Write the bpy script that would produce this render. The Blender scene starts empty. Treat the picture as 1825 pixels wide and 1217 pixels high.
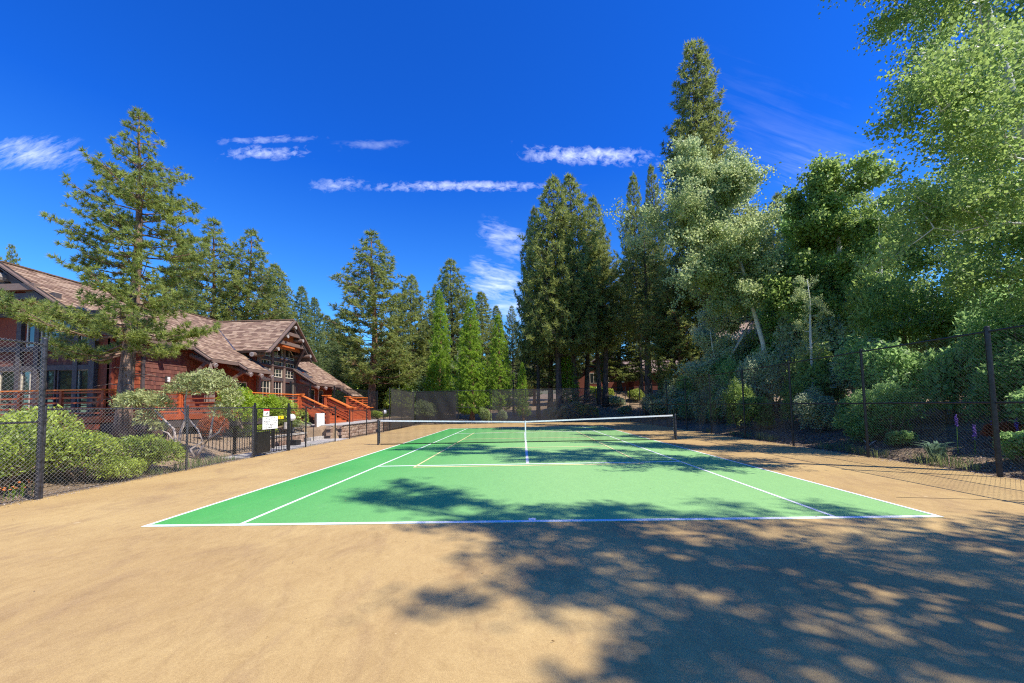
import bpy, math, random
import numpy as np
from mathutils import Vector, Matrix
S = bpy.context.scene
COL = S.collection
random.seed(11)
RNG = np.random.default_rng(5)
R = math.radians

# ------------------------------------------------------------------ camera
CX, CY, CZ = -0.0988, -5.6387, 1.6025
YAW, PITCH, ROLL, FPX, DV = -0.0252, 0.06, -0.0195, 720.67, 70.54
fw = np.array([math.sin(YAW)*math.cos(PITCH), math.cos(YAW)*math.cos(PITCH), math.sin(PITCH)])
rt = np.array([math.cos(YAW), -math.sin(YAW), 0.0]); up = np.cross(rt, fw)
r2 = rt*math.cos(ROLL)+up*math.sin(ROLL); u2 = -rt*math.sin(ROLL)+up*math.cos(ROLL)
cam_d = bpy.data.cameras.new('camera'); cam = bpy.data.objects.new('camera', cam_d); COL.objects.link(cam)
cam_d.sensor_width = 36; cam_d.lens = 36*FPX/1825; cam_d.shift_y = DV/1825
cam_d.clip_start = 0.05; cam_d.clip_end = 3000
cam.matrix_world = Matrix(((r2[0], u2[0], -fw[0], CX), (r2[1], u2[1], -fw[1], CY), (r2[2], u2[2], -fw[2], CZ), (0, 0, 0, 1)))
S.camera = cam
def ray(px, py): return fw + r2*(px-912.5)/FPX - u2*(py-608.5-DV)/FPX
def at(px, py, Y):
    """the point of the plane y=Y that a pixel of the 1825 px photograph shows"""
    d = ray(px, py); t = (Y-CY)/d[1]
    return np.array([CX, CY, CZ])+d*t

# ------------------------------------------------------------------ light, sky, exposure
SUN_AZ, SUN_EL = 119.0, 51.0        # clockwise from +Y, above the horizon
sd = Vector((math.sin(R(SUN_AZ))*math.cos(R(SUN_EL)), math.cos(R(SUN_AZ))*math.cos(R(SUN_EL)), math.sin(R(SUN_EL))))
sl = bpy.data.lights.new('sun', 'SUN'); sl.energy = 4.8; sl.angle = R(0.53); sl.color = (1.0, 0.93, 0.82)
so = bpy.data.objects.new('sun', sl); COL.objects.link(so)
so.rotation_euler = sd.to_track_quat('Z', 'Y').to_euler(); so.location = (20, -20, 40)
S.view_settings.view_transform = 'Standard'; S.view_settings.look = 'None'
S.view_settings.exposure = 0.6; S.view_settings.gamma = 1.0; S.view_settings.use_curve_mapping = False
S.render.engine = 'CYCLES'
S.cycles.use_denoising = False; S.cycles.pixel_filter_type = 'BLACKMAN_HARRIS'; S.cycles.filter_width = 1.15; S.cycles.sample_clamp_indirect = 4.0
S.cycles.max_bounces = 6; S.cycles.diffuse_bounces = 3; S.cycles.transparent_max_bounces = 12

W = bpy.data.worlds.new('World'); S.world = W; W.use_nodes = True
nt = W.node_tree; nt.nodes.clear(); NL = nt.links
def nn(t, **k):
    n = nt.nodes.new(t)
    for a, v in k.items(): setattr(n, a, v)
    return n
def setin(sock, v):
    if isinstance(v, bpy.types.NodeSocket): sock.id_data.links.new(v, sock)
    else: sock.default_value = v
def M(op, a, b=0.0, c=0.0, clamp=False, tree=None):
    n = (tree or nt).nodes.new('ShaderNodeMath'); n.operation = op; n.use_clamp = clamp
    setin(n.inputs[0], a); setin(n.inputs[1], b); setin(n.inputs[2], c)
    return n.outputs[0]
sky = nn('ShaderNodeTexSky', sky_type='NISHITA', sun_disc=False, sun_elevation=R(SUN_EL), sun_rotation=R(SUN_AZ),
         altitude=1900, air_density=1.0, dust_density=0.25, ozone_density=2.2)
hs = nn('ShaderNodeHueSaturation'); hs.inputs['Saturation'].default_value = 1.22; hs.inputs['Value'].default_value = 1.14
NL.new(sky.outputs[0], hs.inputs['Color'])
tc = nn('ShaderNodeTexCoord'); sx = nn('ShaderNodeSeparateXYZ'); NL.new(tc.outputs['Generated'], sx.inputs[0])
dyy = M('MAXIMUM', sx.outputs[1], 0.02)
U = M('DIVIDE', sx.outputs[0], dyy); V = M('DIVIDE', sx.outputs[2], dyy)
def cloud(px0, px1, py, hh, slope, dens, sa, sb, ang=0.0, det=6):
    d = ray((px0+px1)/2, py); u0, v0 = d[0]/d[1], d[2]/d[1]
    A = (px1-px0)/2/FPX*1.05; B = hh/FPX
    c, s = math.cos(-slope), math.sin(-slope)
    du = M('SUBTRACT', U, u0); dv = M('SUBTRACT', V, v0)
    a = M('ADD', M('MULTIPLY', du, c), M('MULTIPLY', dv, s)); b = M('SUBTRACT', M('MULTIPLY', dv, c), M('MULTIPLY', du, s))
    cmb = nn('ShaderNodeCombineXYZ'); 
    c2, s2 = math.cos(ang), math.sin(ang)
    setin(cmb.inputs[0], M('MULTIPLY', M('ADD', M('MULTIPLY', a, c2), M('MULTIPLY', b, s2)), sa))
    setin(cmb.inputs[1], M('MULTIPLY', M('SUBTRACT', M('MULTIPLY', b, c2), M('MULTIPLY', a, s2)), sb))
    cmb.inputs[2].default_value = px0*0.37
    nz = nn('ShaderNodeTexNoise'); nz.inputs['Scale'].default_value = 1.0; nz.inputs['Detail'].default_value = det
    nz.inputs['Roughness'].default_value = 0.6; nz.inputs['Distortion'].default_value = 0.4
    NL.new(cmb.outputs[0], nz.inputs['Vector'])
    # a wandering centre line keeps the streak from looking like an ellipse
    cm2 = nn('ShaderNodeCombineXYZ'); setin(cm2.inputs[0], M('MULTIPLY', a, 14.0)); cm2.inputs[1].default_value = px0
    n2 = nn('ShaderNodeTexNoise'); n2.inputs['Scale'].default_value = 1.0; n2.inputs['Detail'].default_value = 3; NL.new(cm2.outputs[0], n2.inputs['Vector'])
    bb = M('ADD', b, M('MULTIPLY', M('SUBTRACT', n2.outputs[0], 0.5), B*0.9))
    an = M('DIVIDE', a, A); bn = M('DIVIDE', bb, B)
    m = M('MULTIPLY', M('SUBTRACT', 1.0, M('MULTIPLY', an, an), clamp=True), M('SUBTRACT', 1.0, M('MULTIPLY', bn, bn), clamp=True))
    w = M('MULTIPLY', M('SUBTRACT', M('ADD', M('MULTIPLY', nz.outputs[0], 1.3), M('MULTIPLY', m, 0.42)), 0.80), 1.7, clamp=True)
    return M('MULTIPLY', M('MULTIPLY', w, M('POWER', m, 0.7)), dens)
cl = [cloud(-90, 185, 272, 42, 0.03, .52, 18, 60, .45), cloud(355, 600, 249, 9, 0.01, .36, 34, 70), cloud(375, 570, 272, 16, 0.03, .55, 42, 60),
      cloud(585, 740, 258, 12, 0.0, .2, 26, 60), cloud(540, 665, 329, 16, 0.0, .45, 40, 60), cloud(600, 1050, 332, 13, 0.035, .62, 40, 60),
      cloud(905, 1195, 277, 22, 0.075, .8, 36, 46), cloud(840, 960, 428, 38, 0.5, .5, 20, 60, .3), cloud(815, 965, 505, 44, .45, .75, 16, 60, .2),
      cloud(840, 990, 552, 32, 0.2, .6, 16, 60, .1), cloud(1330, 1640, 315, 80, .5, .17, 7, 60, .1), cloud(1180, 1700, 260, 110, .5, .06, 4, 34, .1)]
tot = cl[0]
for c_ in cl[1:]: tot = M('MAXIMUM', tot, c_)
tot = M('MULTIPLY', tot, M('GREATER_THAN', sx.outputs[1], 0.02))
el = nn('ShaderNodeMapRange'); el.inputs['From Min'].default_value = 0.0; el.inputs['From Max'].default_value = 0.5; NL.new(sx.outputs[2], el.inputs[0])
tcol = nn('ShaderNodeMix', data_type='RGBA'); NL.new(el.outputs[0], tcol.inputs[0]); tcol.inputs[6].default_value = (.72, 1.10, 1.06, 1); tcol.inputs[7].default_value = (.13, .60, 1.36, 1)
tint = nn('ShaderNodeMix', data_type='RGBA', blend_type='MULTIPLY'); tint.inputs[0].default_value = 1; NL.new(hs.outputs[0], tint.inputs[6]); NL.new(tcol.outputs[2], tint.inputs[7])
mx = nn('ShaderNodeMix', data_type='RGBA'); NL.new(tot, mx.inputs[0]); NL.new(tint.outputs[2], mx.inputs[6]); mx.inputs[7].default_value = (7.4, 8.0, 9.2, 1)
bg = nn('ShaderNodeBackground'); bg.inputs[1].default_value = 0.125
wo = nn('ShaderNodeOutputWorld'); NL.new(mx.outputs[2], bg.inputs[0]); NL.new(bg.outputs[0], wo.inputs[0])

# ------------------------------------------------------------------ materials
def new_mat(name):
    m = bpy.data.materials.new(name); m.use_nodes = True; t = m.node_tree; b = t.nodes['Principled BSDF']
    return m, t, b
def noise(t, scale, det=4, rough=.55, vec=None, dist=0.0, coord='Object', mapping=None):
    n = t.nodes.new('ShaderNodeTexNoise'); n.inputs['Scale'].default_value = scale; n.inputs['Detail'].default_value = det
    n.inputs['Roughness'].default_value = rough; n.inputs['Distortion'].default_value = dist
    if vec is None:
        if coord == 'World':
            vec = t.nodes.new('ShaderNodeNewGeometry').outputs['Position']
        else:
            vec = t.nodes.new('ShaderNodeTexCoord').outputs[coord]
    if mapping:
        mp = t.nodes.new('ShaderNodeMapping'); mp.inputs['Scale'].default_value = mapping; t.links.new(vec, mp.inputs[0]); vec = mp.outputs[0]
    t.links.new(vec, n.inputs['Vector'])
    return n.outputs[0]
def ramp(t, fac, stops):
    r = t.nodes.new('ShaderNodeValToRGB'); e = r.color_ramp.elements
    while len(e) < len(stops): e.new(0.5)
    for i, (p, c) in enumerate(stops): e[i].position = p; e[i].color = (*c, 1)
    setin(r.inputs[0], fac); return r.outputs[0]
def mixc(t, fac, a, b, mode='MIX'):
    n = t.nodes.new('ShaderNodeMix'); n.data_type = 'RGBA'; n.blend_type = mode
    setin(n.inputs[0], fac)
    for i, v in ((6, a), (7, b)):
        if isinstance(v, tuple): n.inputs[i].default_value = (*v, 1)
        else: t.links.new(v, n.inputs[i])
    return n.outputs[2]
def bump(t, b, h, strength=.3, dist=.02):
    n = t.nodes.new('ShaderNodeBump'); n.inputs['Strength'].default_value = strength; n.inputs['Distance'].default_value = dist
    t.links.new(h, n.inputs['Height']); t.links.new(n.outputs[0], b.inputs['Normal'])
def plain(name, col, rough=.6, metal=0.0, var=.12, scale=6.0, bmp=0.0):
    m, t, b = new_mat(name)
    f = noise(t, scale, 5, coord='World')
    lo = tuple(c*(1-var*1.6) for c in col); hi = tuple(min(1, c*(1+var*1.6)) for c in col)
    t.links.new(ramp(t, f, [(.3, lo), (.7, hi)]), b.inputs['Base Color'])
    b.inputs['Roughness'].default_value = rough; b.inputs['Metallic'].default_value = metal
    if bmp: bump(t, b, noise(t, scale*6, 4, coord='World'), bmp, .01)
    return m
def leafmat(name, dark, light, trans=.35, rough=.55, clump=.8):
    """foliage: every tuft or leaf has its own tint (attribute), clumps vary by noise; light comes through"""
    m, t, b = new_mat(name)
    at_ = t.nodes.new('ShaderNodeAttribute'); at_.attribute_name = 'tint'
    oi = t.nodes.new('ShaderNodeObjectInfo')
    n = noise(t, clump, 2, coord='World')
    f = M('ADD', M('MULTIPLY', at_.outputs['Fac'], .62, tree=t), M('MULTIPLY', M('SUBTRACT', n, .5, tree=t), .9, tree=t), tree=t)
    f = M('ADD', f, M('MULTIPLY', oi.outputs['Random'], .14, tree=t), tree=t)
    c = ramp(t, f, [(.05, dark), (.55, tuple((x+y)/2 for x, y in zip(dark, light))), (.95, light)])
    t.links.new(c, b.inputs['Base Color']); b.inputs['Roughness'].default_value = rough
    b.inputs['Specular IOR Level'].default_value = .35
    tr = t.nodes.new('ShaderNodeBsdfTranslucent')
    ct = mixc(t, .5, c, tuple(min(1, v*1.5) for v in light)); t.links.new(ct, tr.inputs[0])
    mxs = t.nodes.new('ShaderNodeMixShader'); mxs.inputs[0].default_value = trans
    o = t.nodes['Material Output']; t.links.new(b.outputs[0], mxs.inputs[1]); t.links.new(tr.outputs[0], mxs.inputs[2]); t.links.new(mxs.outputs[0], o.inputs[0])
    return m
MT = {}
# --- tan acrylic apron
m, t, b = new_mat('tan_acrylic')
g1 = noise(t, .35, 6, .6, coord='World', dist=.6); g2 = noise(t, 1.3, 7, .65, coord='World', mapping=(1, .45, 1), dist=1.2); g3 = noise(t, 160, 3, .7, coord='World')
c = ramp(t, g1, [(.3, (.40, .262, .102)), (.7, (.50, .352, .142))])
c = mixc(t, M('MULTIPLY', M('SUBTRACT', g2, .50, tree=t, clamp=True), 2.9, tree=t, clamp=True), c, (.30, .19, .09))
g4 = noise(t, 42, 4, .75, coord='World'); g5 = noise(t, 5.5, 8, .72, coord='World', mapping=(1, .6, 1), dist=1.5)
c = mixc(t, .6, c, ramp(t, g3, [(.25, (.22, .19, .16)), (.75, (.78, .80, .82))]), 'OVERLAY')
c = mixc(t, .32, c, ramp(t, g4, [(.3, (.32, .30, .28)), (.7, (.68, .69, .70))]), 'OVERLAY')
c = mixc(t, .55, c, ramp(t, g5, [(.3, (.38, .36, .33)), (.5, (.5, .5, .5)), (.72, (.60, .62, .64))]), 'OVERLAY')
vo = t.nodes.new('ShaderNodeTexVoronoi'); vo.inputs['Scale'].default_value = .9; t.links.new(t.nodes.new('ShaderNodeNewGeometry').outputs['Position'], vo.inputs['Vector'])
spot = M('MULTIPLY', M('LESS_THAN', vo.outputs['Distance'], .035, tree=t), .55, tree=t)
c = mixc(t, spot, c, (.66, .50, .26))
t.links.new(c, b.inputs['Base Color']); b.inputs['Roughness'].default_value = .82; bump(t, b, g3, .35, .004); MT['tan'] = m
# --- green acrylic court
m, t, b = new_mat('green_acrylic')
g1 = noise(t, .5, 5, .6, coord='World', mapping=(1, .5, 1), dist=.5); g3 = noise(t, 150, 3, .7, coord='World'); g2 = noise(t, 3.0, 6, .7, coord='World', mapping=(1, .5, 1))
c = ramp(t, g1, [(.3, (.048, .325, .060)), (.7, (.078, .375, .078))])
gp = t.nodes.new('ShaderNodeSeparateXYZ'); t.links.new(t.nodes.new('ShaderNodeNewGeometry').outputs['Position'], gp.inputs[0])
pale_right = M('MULTIPLY', M('ADD', gp.outputs[0], 5.2, tree=t), .17, tree=t, clamp=True)      # green blends to a paler, yellower tone towards the right
c = mixc(t, M('MULTIPLY', pale_right, .75, tree=t), c, (.29, .49, .19))
c = mixc(t, M('MULTIPLY', M('SUBTRACT', g2, .55, tree=t, clamp=True), 1.2, tree=t, clamp=True), c, (.21, .40, .17))
g4 = noise(t, 40, 4, .75, coord='World'); g5 = noise(t, 7, 8, .72, coord='World', mapping=(1, .5, 1), dist=1.5)
c = mixc(t, .5, c, ramp(t, g3, [(.25, (.30, .30, .30)), (.75, (.70, .70, .70))]), 'OVERLAY')
c = mixc(t, .4, c, ramp(t, g4, [(.3, (.36, .36, .36)), (.7, (.64, .64, .64))]), 'OVERLAY')
c = mixc(t, .4, c, ramp(t, g5, [(.3, (.38, .40, .40)), (.5, (.5, .5, .5)), (.72, (.62, .60, .58))]), 'OVERLAY')
t.links.new(c, b.inputs['Base Color']); b.inputs['Roughness'].default_value = .75; bump(t, b, g3, .3, .004); MT['green'] = m
MT['white_line'] = plain('white_line_paint', (.80, .80, .78), .7, var=.06, scale=9)
MT['yellow_line'] = plain('yellow_line_paint', (.80, .68, .34), .7, var=.06, scale=9)
# --- soil / mulch / needles
def soil(name, a, b_, c_, sc=9):
    m, t, b = new_mat(name)
    n1 = noise(t, .4, 5, coord='World'); n2 = noise(t, sc*4, 6, .75, coord='World')
    c = mixc(t, ramp(t, n1, [(.38, (0, 0, 0)), (.62, (1, 1, 1))]), a, b_)
    c = mixc(t, ramp(t, n2, [(.45, (0, 0, 0)), (.7, (1, 1, 1))]), c, c_)
    t.links.new(c, b.inputs['Base Color']); b.inputs['Roughness'].default_value = .95; bump(t, b, n2, .8, .03); return m
MT['soil'] = soil('forest_floor', (.16, .11, .065), (.27, .185, .11), (.42, .31, .20))
MT['mulch'] = plain('bark_mulch', (.13, .10, .085), .9, var=.45, scale=40)
MT['chip'] = plain('pale_chip', (.30, .25, .21), .9, var=.45, scale=30)
MT['black'] = plain('black_coated_steel', (.022, .023, .027), .38, .35, var=.3, scale=14)
MT['grey_post'] = plain('worn_black_steel', (.05, .05, .06), .42, .5, var=.4, scale=18)
MT['wire'] = plain('worn_chain_link', (.30, .29, .28), .5, .45, var=.3, scale=3)
MT['black_wire'] = plain('black_chain_link', (.016, .017, .018), .8, 0.0, var=.3, scale=3)
MT['net_cord'] = plain('net_cord', (.02, .02, .022), .8, var=.2)
MT['net_band'] = plain('white_net_band', (.74, .76, .76), .8, var=.1, scale=20, bmp=.2)
def barkmat(name, a, b_, sc=7, zs=.22, bm=1.0):
    m, t, b = new_mat(name)
    n = noise(t, sc, 8, .7, mapping=(1, 1, zs), dist=.8)
    t.links.new(ramp(t, n, [(.36, a), (.5, tuple((x+y)*.5 for x, y in zip(a, b_))), (.62, b_)]), b.inputs['Base Color'])
    b.inputs['Roughness'].default_value = .9; bump(t, b, n, bm, .05); return m
MT['pine_bark'] = barkmat('pine_bark', (.055, .035, .028), (.36, .22, .16))
MT['red_bark'] = barkmat('red_pine_bark', (.07, .035, .022), (.30, .14, .08))
MT['dark_bark'] = barkmat('dark_bark', (.025, .02, .018), (.12, .09, .075))
MT['grey_bark'] = barkmat('grey_manzanita_bark', (.22, .17, .14), (.50, .43, .38), 9, .3, .5)
m, t, b = new_mat('aspen_bark')
n = noise(t, 3, 6, .6, mapping=(1, 1, 2.2)); n2 = noise(t, 16, 5, .7, mapping=(.6, .6, 2.5))
c = ramp(t, n, [(.3, (.40, .41, .34)), (.7, (.60, .60, .53))]); c = mixc(t, ramp(t, n2, [(.62, (0, 0, 0)), (.68, (1, 1, 1))]), c, (.07, .065, .055))
t.links.new(c, b.inputs['Base Color']); b.inputs['Roughness'].default_value = .7; MT['aspen_bark'] = m
MT['needle_near'] = leafmat('jeffrey_pine_needles', (.06, .11, .03), (.50, .56, .14), .40, .5, .9)
MT['needle'] = leafmat('pine_needles', (.055, .10, .03), (.48, .52, .14), .42, .5, .5)
MT['needle_dark'] = leafmat('dark_pine_needles', (.045, .08, .028), (.42, .46, .125), .42, .5, .5)
MT['needle_blue'] = leafmat('fir_needles', (.055, .095, .04), (.38, .46, .16), .40, .5, .5)
MT['cedar'] = leafmat('sequoia_sprays', (.09, .19, .02), (.50, .68, .09), .45, .5, .7)
MT['aspen'] = leafmat('aspen_leaves', (.055, .125, .025), (.46, .60, .17), .48, .42, .7)
MT['aspen_pale'] = leafmat('pale_aspen_leaves', (.10, .17, .055), (.60, .68, .31), .48, .4, .6)
MT['leaf_deep'] = leafmat('deep_green_leaves', (.09, .19, .065), (.46, .68, .25), .52, .42, .9)
MT['leaf_grey'] = leafmat('silver_green_leaves', (.17, .26, .12), (.66, .76, .48), .52, .45, .8)
MT['leaf_hedge'] = leafmat('hedge_leaves', (.06, .12, .012), (.66, .78, .13), .26, .45, 2.5)
MT['leaf_manz'] = leafmat('manzanita_leaves', (.10, .14, .035), (.66, .68, .30), .26, .4, 2.2)
MT['leaf_lime'] = leafmat('lime_leaves', (.13, .24, .015), (.52, .64, .06), .45, .45, 1.2)
MT['leaf_red'] = leafmat('red_leaves', (.20, .045, .02), (.50, .16, .05), .35, .5, 1.2)
MT['leaf_iris'] = leafmat('blue_green_blades', (.10, .19, .12), (.26, .38, .25), .25, .5, 1.5)
MT['grassb'] = leafmat('grass_blades', (.10, .16, .05), (.38, .42, .17), .35, .5, 1.5)
MT['petal_purple'] = plain('purple_petals', (.11, .05, .30), .6, var=.3)
MT['petal_orange'] = plain('orange_petals', (.75, .20, .03), .6, var=.3)
# --- house
def shingle(name, stops, rough=.85, sc=30):
    m, t, b = new_mat(name)
    oi = t.nodes.new('ShaderNodeObjectInfo'); ge = t.nodes.new('ShaderNodeNewGeometry')
    f = M('FRACT', M('ADD', oi.outputs['Random'], ge.outputs['Random Per Island'], tree=t), tree=t)
    n = noise(t, sc, 6, .7, coord='World')
    c = ramp(t, f, stops); c = mixc(t, .5, c, ramp(t, n, [(.3, (.3, .3, .3)), (.7, (.7, .7, .7))]), 'OVERLAY')
    t.links.new(c, b.inputs['Base Color']); b.inputs['Roughness'].default_value = rough; bump(t, b, n, .5, .01); return m
MT['roof'] = shingle('brown_roof_shingles', [(.0, (.15, .088, .058)), (.35, (.235, .145, .095)), (.65, (.30, .20, .13)), (1, (.39, .275, .185))])
MT['wallsh'] = shingle('brown_wall_shingles', [(0, (.10, .036, .028)), (.5, (.14, .05, .036)), (1, (.19, .075, .05))])
MT['redsh'] = shingle('red_cedar_shingles', [(0, (.18, .036, .014)), (.5, (.25, .055, .018)), (1, (.31, .08, .024))])
def wood(name, a, b_, sc=3, mp=(1, 1, 9), rough=.65):
    m, t, b = new_mat(name)
    n = noise(t, sc, 7, .65, coord='World', mapping=mp, dist=.8)
    oi = t.nodes.new('ShaderNodeObjectInfo')
    f = M('ADD', n, M('MULTIPLY', M('SUBTRACT', oi.outputs['Random'], .5, tree=t), .25, tree=t), tree=t)
    t.links.new(ramp(t, f, [(.3, a), (.7, b_)]), b.inputs['Base Color']); b.inputs['Roughness'].default_value = rough; bump(t, b, n, .3, .01); return m
MT['redwood'] = wood('stained_redwood', (.24, .045, .016), (.52, .115, .03))
MT['rail_top'] = wood('orange_rail_cap', (.58, .13, .018), (.78, .22, .035))
MT['cedar_wall'] = wood('red_cedar_siding', (.15, .030, .014), (.29, .060, .022), 3, (9, 9, 1))
MT['soffit'] = wood('orange_soffit', (.36, .08, .02), (.60, .16, .04), 3, (9, 1, 1))
MT['trim'] = plain('dark_brown_trim', (.075, .062, .062), .6, var=.15)
MT['timber'] = wood('weathered_brown_timber', (.13, .085, .065), (.21, .145, .115))
MT['log_end'] = plain('grey_log_ends', (.33, .30, .28), .85, var=.25, scale=12)
MT['cream'] = plain('cream_window_frame', (.58, .52, .40), .55, var=.06)
MT['flash'] = plain('valley_flashing', (.10, .10, .12), .4, .5)
MT['umb'] = plain('taupe_umbrella_cloth', (.20, .145, .12), .85, var=.2, scale=15)
m, t, b = new_mat('window_glass'); b.inputs['Base Color'].default_value = (.018, .024, .026, 1); b.inputs['Roughness'].default_value = .04
b.inputs['Specular IOR Level'].default_value = .95; b.inputs['IOR'].default_value = 1.75
wv = noise(t, 1.2, 2, coord='World'); bump(t, b, wv, .12, .05); MT['glass'] = m
MT['stone'] = shingle('retaining_blocks', [(0, (.26, .16, .115)), (.5, (.36, .25, .18)), (1, (.46, .35, .27))])
MT['concrete'] = plain('grey_concrete', (.44, .41, .37), .85, var=.12, scale=5, bmp=.2)
MT['globe'] = plain('white_globe', (.82, .82, .80), .35, var=.03)
MT['sign_white'] = plain('white_sign', (.80, .81, .79), .5, var=.04)
MT['sign_red'] = plain('red_sign', (.55, .02, .04), .5, var=.06)
MT['sign_yellow'] = plain('yellow_sign', (.80, .62, .02), .5, var=.06)
MT['ink'] = plain('black_ink', (.02, .02, .02), .6)
MT['twig'] = plain('twig_bark', (.20, .14, .10), .85, var=.3)
MT['deadleaf'] = plain('dry_leaf', (.30, .17, .07), .85, var=.4, scale=30)
def screenmat(name, op, col):
    m, t, b = new_mat(name)
    b.inputs['Base Color'].default_value = (*col, 1); b.inputs['Roughness'].default_value = .9
    n = noise(t, 1.2, 5, .6, coord='World', mapping=(1, 1, .4))
    tp = t.nodes.new('ShaderNodeBsdfTransparent'); ms = t.nodes.new('ShaderNodeMixShader')
    setin(ms.inputs[0], M('ADD', M('MULTIPLY', M('SUBTRACT', n, .5, tree=t), .35, tree=t), op, tree=t, clamp=True))
    t.links.new(tp.outputs[0], ms.inputs[1]); t.links.new(b.outputs[0], ms.inputs[2]); t.links.new(ms.outputs[0], t.nodes['Material Output'].inputs[0]); return m
MT['screen'] = screenmat('black_windscreen_cloth', .74, (.022, .022, .025))
MT['screen_thin'] = screenmat('thin_grey_windscreen', .44, (.05, .05, .053))

# ------------------------------------------------------------------ object helpers
def tag(o, label=None, cat=None, group=None, kind=None):
    if label: o['label'] = label
    if cat: o['category'] = cat
    if group: o['group'] = group
    if kind: o['kind'] = kind
    return o
def thing(name, label, cat, loc=(0, 0, 0), rz=0.0, group=None):
    o = bpy.data.objects.new(name, None); COL.objects.link(o); o.empty_display_size = .2
    o.location = loc; o.rotation_euler = (0, 0, rz)
    return tag(o, label, cat, group)
def link(name, me, mat, parent=None, world=False):
    if mat is not None and not me.materials: me.materials.append(mat)
    o = bpy.data.objects.new(name, me); COL.objects.link(o)
    if parent is not None:
        o.parent = parent
        if world:
            q = parent
            tot_ = Vector((0, 0, 0))
            while q is not None: tot_ += q.location; q = q.parent
            o.location = -tot_
    return o
class MB:
    def __init__(s): s.v = []; s.f = []
    def raw(s, vs, fs):
        n = len(s.v); s.v += [tuple(p) for p in vs]; s.f += [tuple(i+n for i in f) for f in fs]; return s
    def box(s, x0, x1, y0, y1, z0, z1):
        return s.raw([(x0, y0, z0), (x1, y0, z0), (x1, y1, z0), (x0, y1, z0), (x0, y0, z1), (x1, y0, z1), (x1, y1, z1), (x0, y1, z1)],
                     [(3, 2, 1, 0), (4, 5, 6, 7), (0, 1, 5, 4), (1, 2, 6, 5), (2, 3, 7, 6), (3, 0, 4, 7)])
    def beam(s, p, q, w, h, upv=(0, 0, 1)):
        p = Vector(p); q = Vector(q); d = (q-p).normalized(); a = d.cross(Vector(upv))
        if a.length < 1e-4: a = d.cross(Vector((1, 0, 0)))
        a.normalize(); b = a.cross(d).normalized(); a = a*w/2; b = b*h/2
        return s.raw([p-a-b, p+a-b, p+a+b, p-a+b, q-a-b, q+a-b, q+a+b, q-a+b],
                     [(3, 2, 1, 0), (4, 5, 6, 7), (0, 1, 5, 4), (1, 2, 6, 5), (2, 3, 7, 6), (3, 0, 4, 7)])
    def tube(s, pts, rad, n=8, cap=True):
        pts = [Vector(p) for p in pts]; m = len(pts); vs = []
        if not hasattr(rad, '__len__'): rad = [rad]*m
        for i, p in enumerate(pts):
            d = (pts[min(i+1, m-1)]-pts[max(i-1, 0)]).normalized()
            a = d.cross(Vector((.13, .31, .94)) if abs(d.z) < .9 else Vector((1, .05, 0))).normalized(); b = d.cross(a)
            for k in range(n):
                th = 2*math.pi*k/n; vs.append(p+(a*math.cos(th)+b*math.sin(th))*rad[i])
        fs = [(i*n+k, i*n+(k+1) % n, (i+1)*n+(k+1) % n, (i+1)*n+k) for i in range(m-1) for k in range(n)]
        if cap and n > 3: fs += [tuple(range(n-1, -1, -1)), tuple((m-1)*n+k for k in range(n))]
        return s.raw(vs, fs)
    def ball(s, c, r, n=20, m=12, sc=(1, 1, 1)):
        vs = [(c[0], c[1], c[2]+r*sc[2])]
        for i in range(1, m):
            for k in range(n):
                a = math.pi*i/m; b = 2*math.pi*k/n
                vs.append((c[0]+r*sc[0]*math.sin(a)*math.cos(b), c[1]+r*sc[1]*math.sin(a)*math.sin(b), c[2]+r*sc[2]*math.cos(a)))
        vs.append((c[0], c[1], c[2]-r*sc[2]))
        fs = [(0, 1+k, 1+(k+1) % n) for k in range(n)]
        for i in range(m-2):
            for k in range(n): fs.append((1+i*n+k, 1+(i+1)*n+k, 1+(i+1)*n+(k+1) % n, 1+i*n+(k+1) % n))
        fs += [(len(vs)-1, 1+(m-2)*n+(k+1) % n, 1+(m-2)*n+k) for k in range(n)]
        return s.raw(vs, fs)
    def mesh(s, name, smooth=False):
        me = bpy.data.meshes.new(name); me.from_pydata(s.v, [], s.f); me.update()
        if smooth: me.polygons.foreach_set('use_smooth', [True]*len(me.polygons))
        return me
    def build(s, name, mat, parent=None, world=True, smooth=False, kind=None, label=None):
        o = link(name, s.mesh(name, smooth), mat, parent, world)
        if kind: o['kind'] = kind
        if label: o['label'] = label
        return o
def fmesh(name, P, k, tint):
    """P: (n*k,3) vertices, every k in a row one face; tint per face"""
    n = len(P)//k; me = bpy.data.meshes.new(name)
    me.vertices.add(n*k); me.vertices.foreach_set('co', P.astype(np.float32).ravel())
    me.loops.add(n*k); me.loops.foreach_set('vertex_index', np.arange(n*k, dtype=np.int32))
    me.polygons.add(n); me.polygons.foreach_set('loop_start', np.arange(0, n*k, k, dtype=np.int32))
    me.polygons.foreach_set('loop_total', np.full(n, k, dtype=np.int32))
    me.update(calc_edges=True)
    a = me.attributes.new('tint', 'FLOAT', 'FACE'); a.data.foreach_set('value', tint.astype(np.float32))
    return me
def unit(a): return a/(np.linalg.norm(a, axis=-1, keepdims=True)+1e-9)
def needles(C, A, n, ln, w, rng, spread=1.0):
    """tufts of needles: centres C, axes A -> triangles"""
    N = len(C); C = np.repeat(C, n, 0); A = np.repeat(A, n, 0); t = np.repeat(rng.random(N), n)
    d = unit(unit(rng.normal(size=C.shape))*spread + A*.75)
    L = ln*rng.uniform(.65, 1.1, (len(C), 1))
    s = unit(np.cross(d, rng.normal(size=C.shape)))*w/2
    b = C+d*ln*.06
    P = np.stack([b-s, b+s, C+d*L], 1).reshape(-1, 3)
    return P, np.clip(t*.75+rng.random(len(t))*.25, 0, 1)
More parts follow.
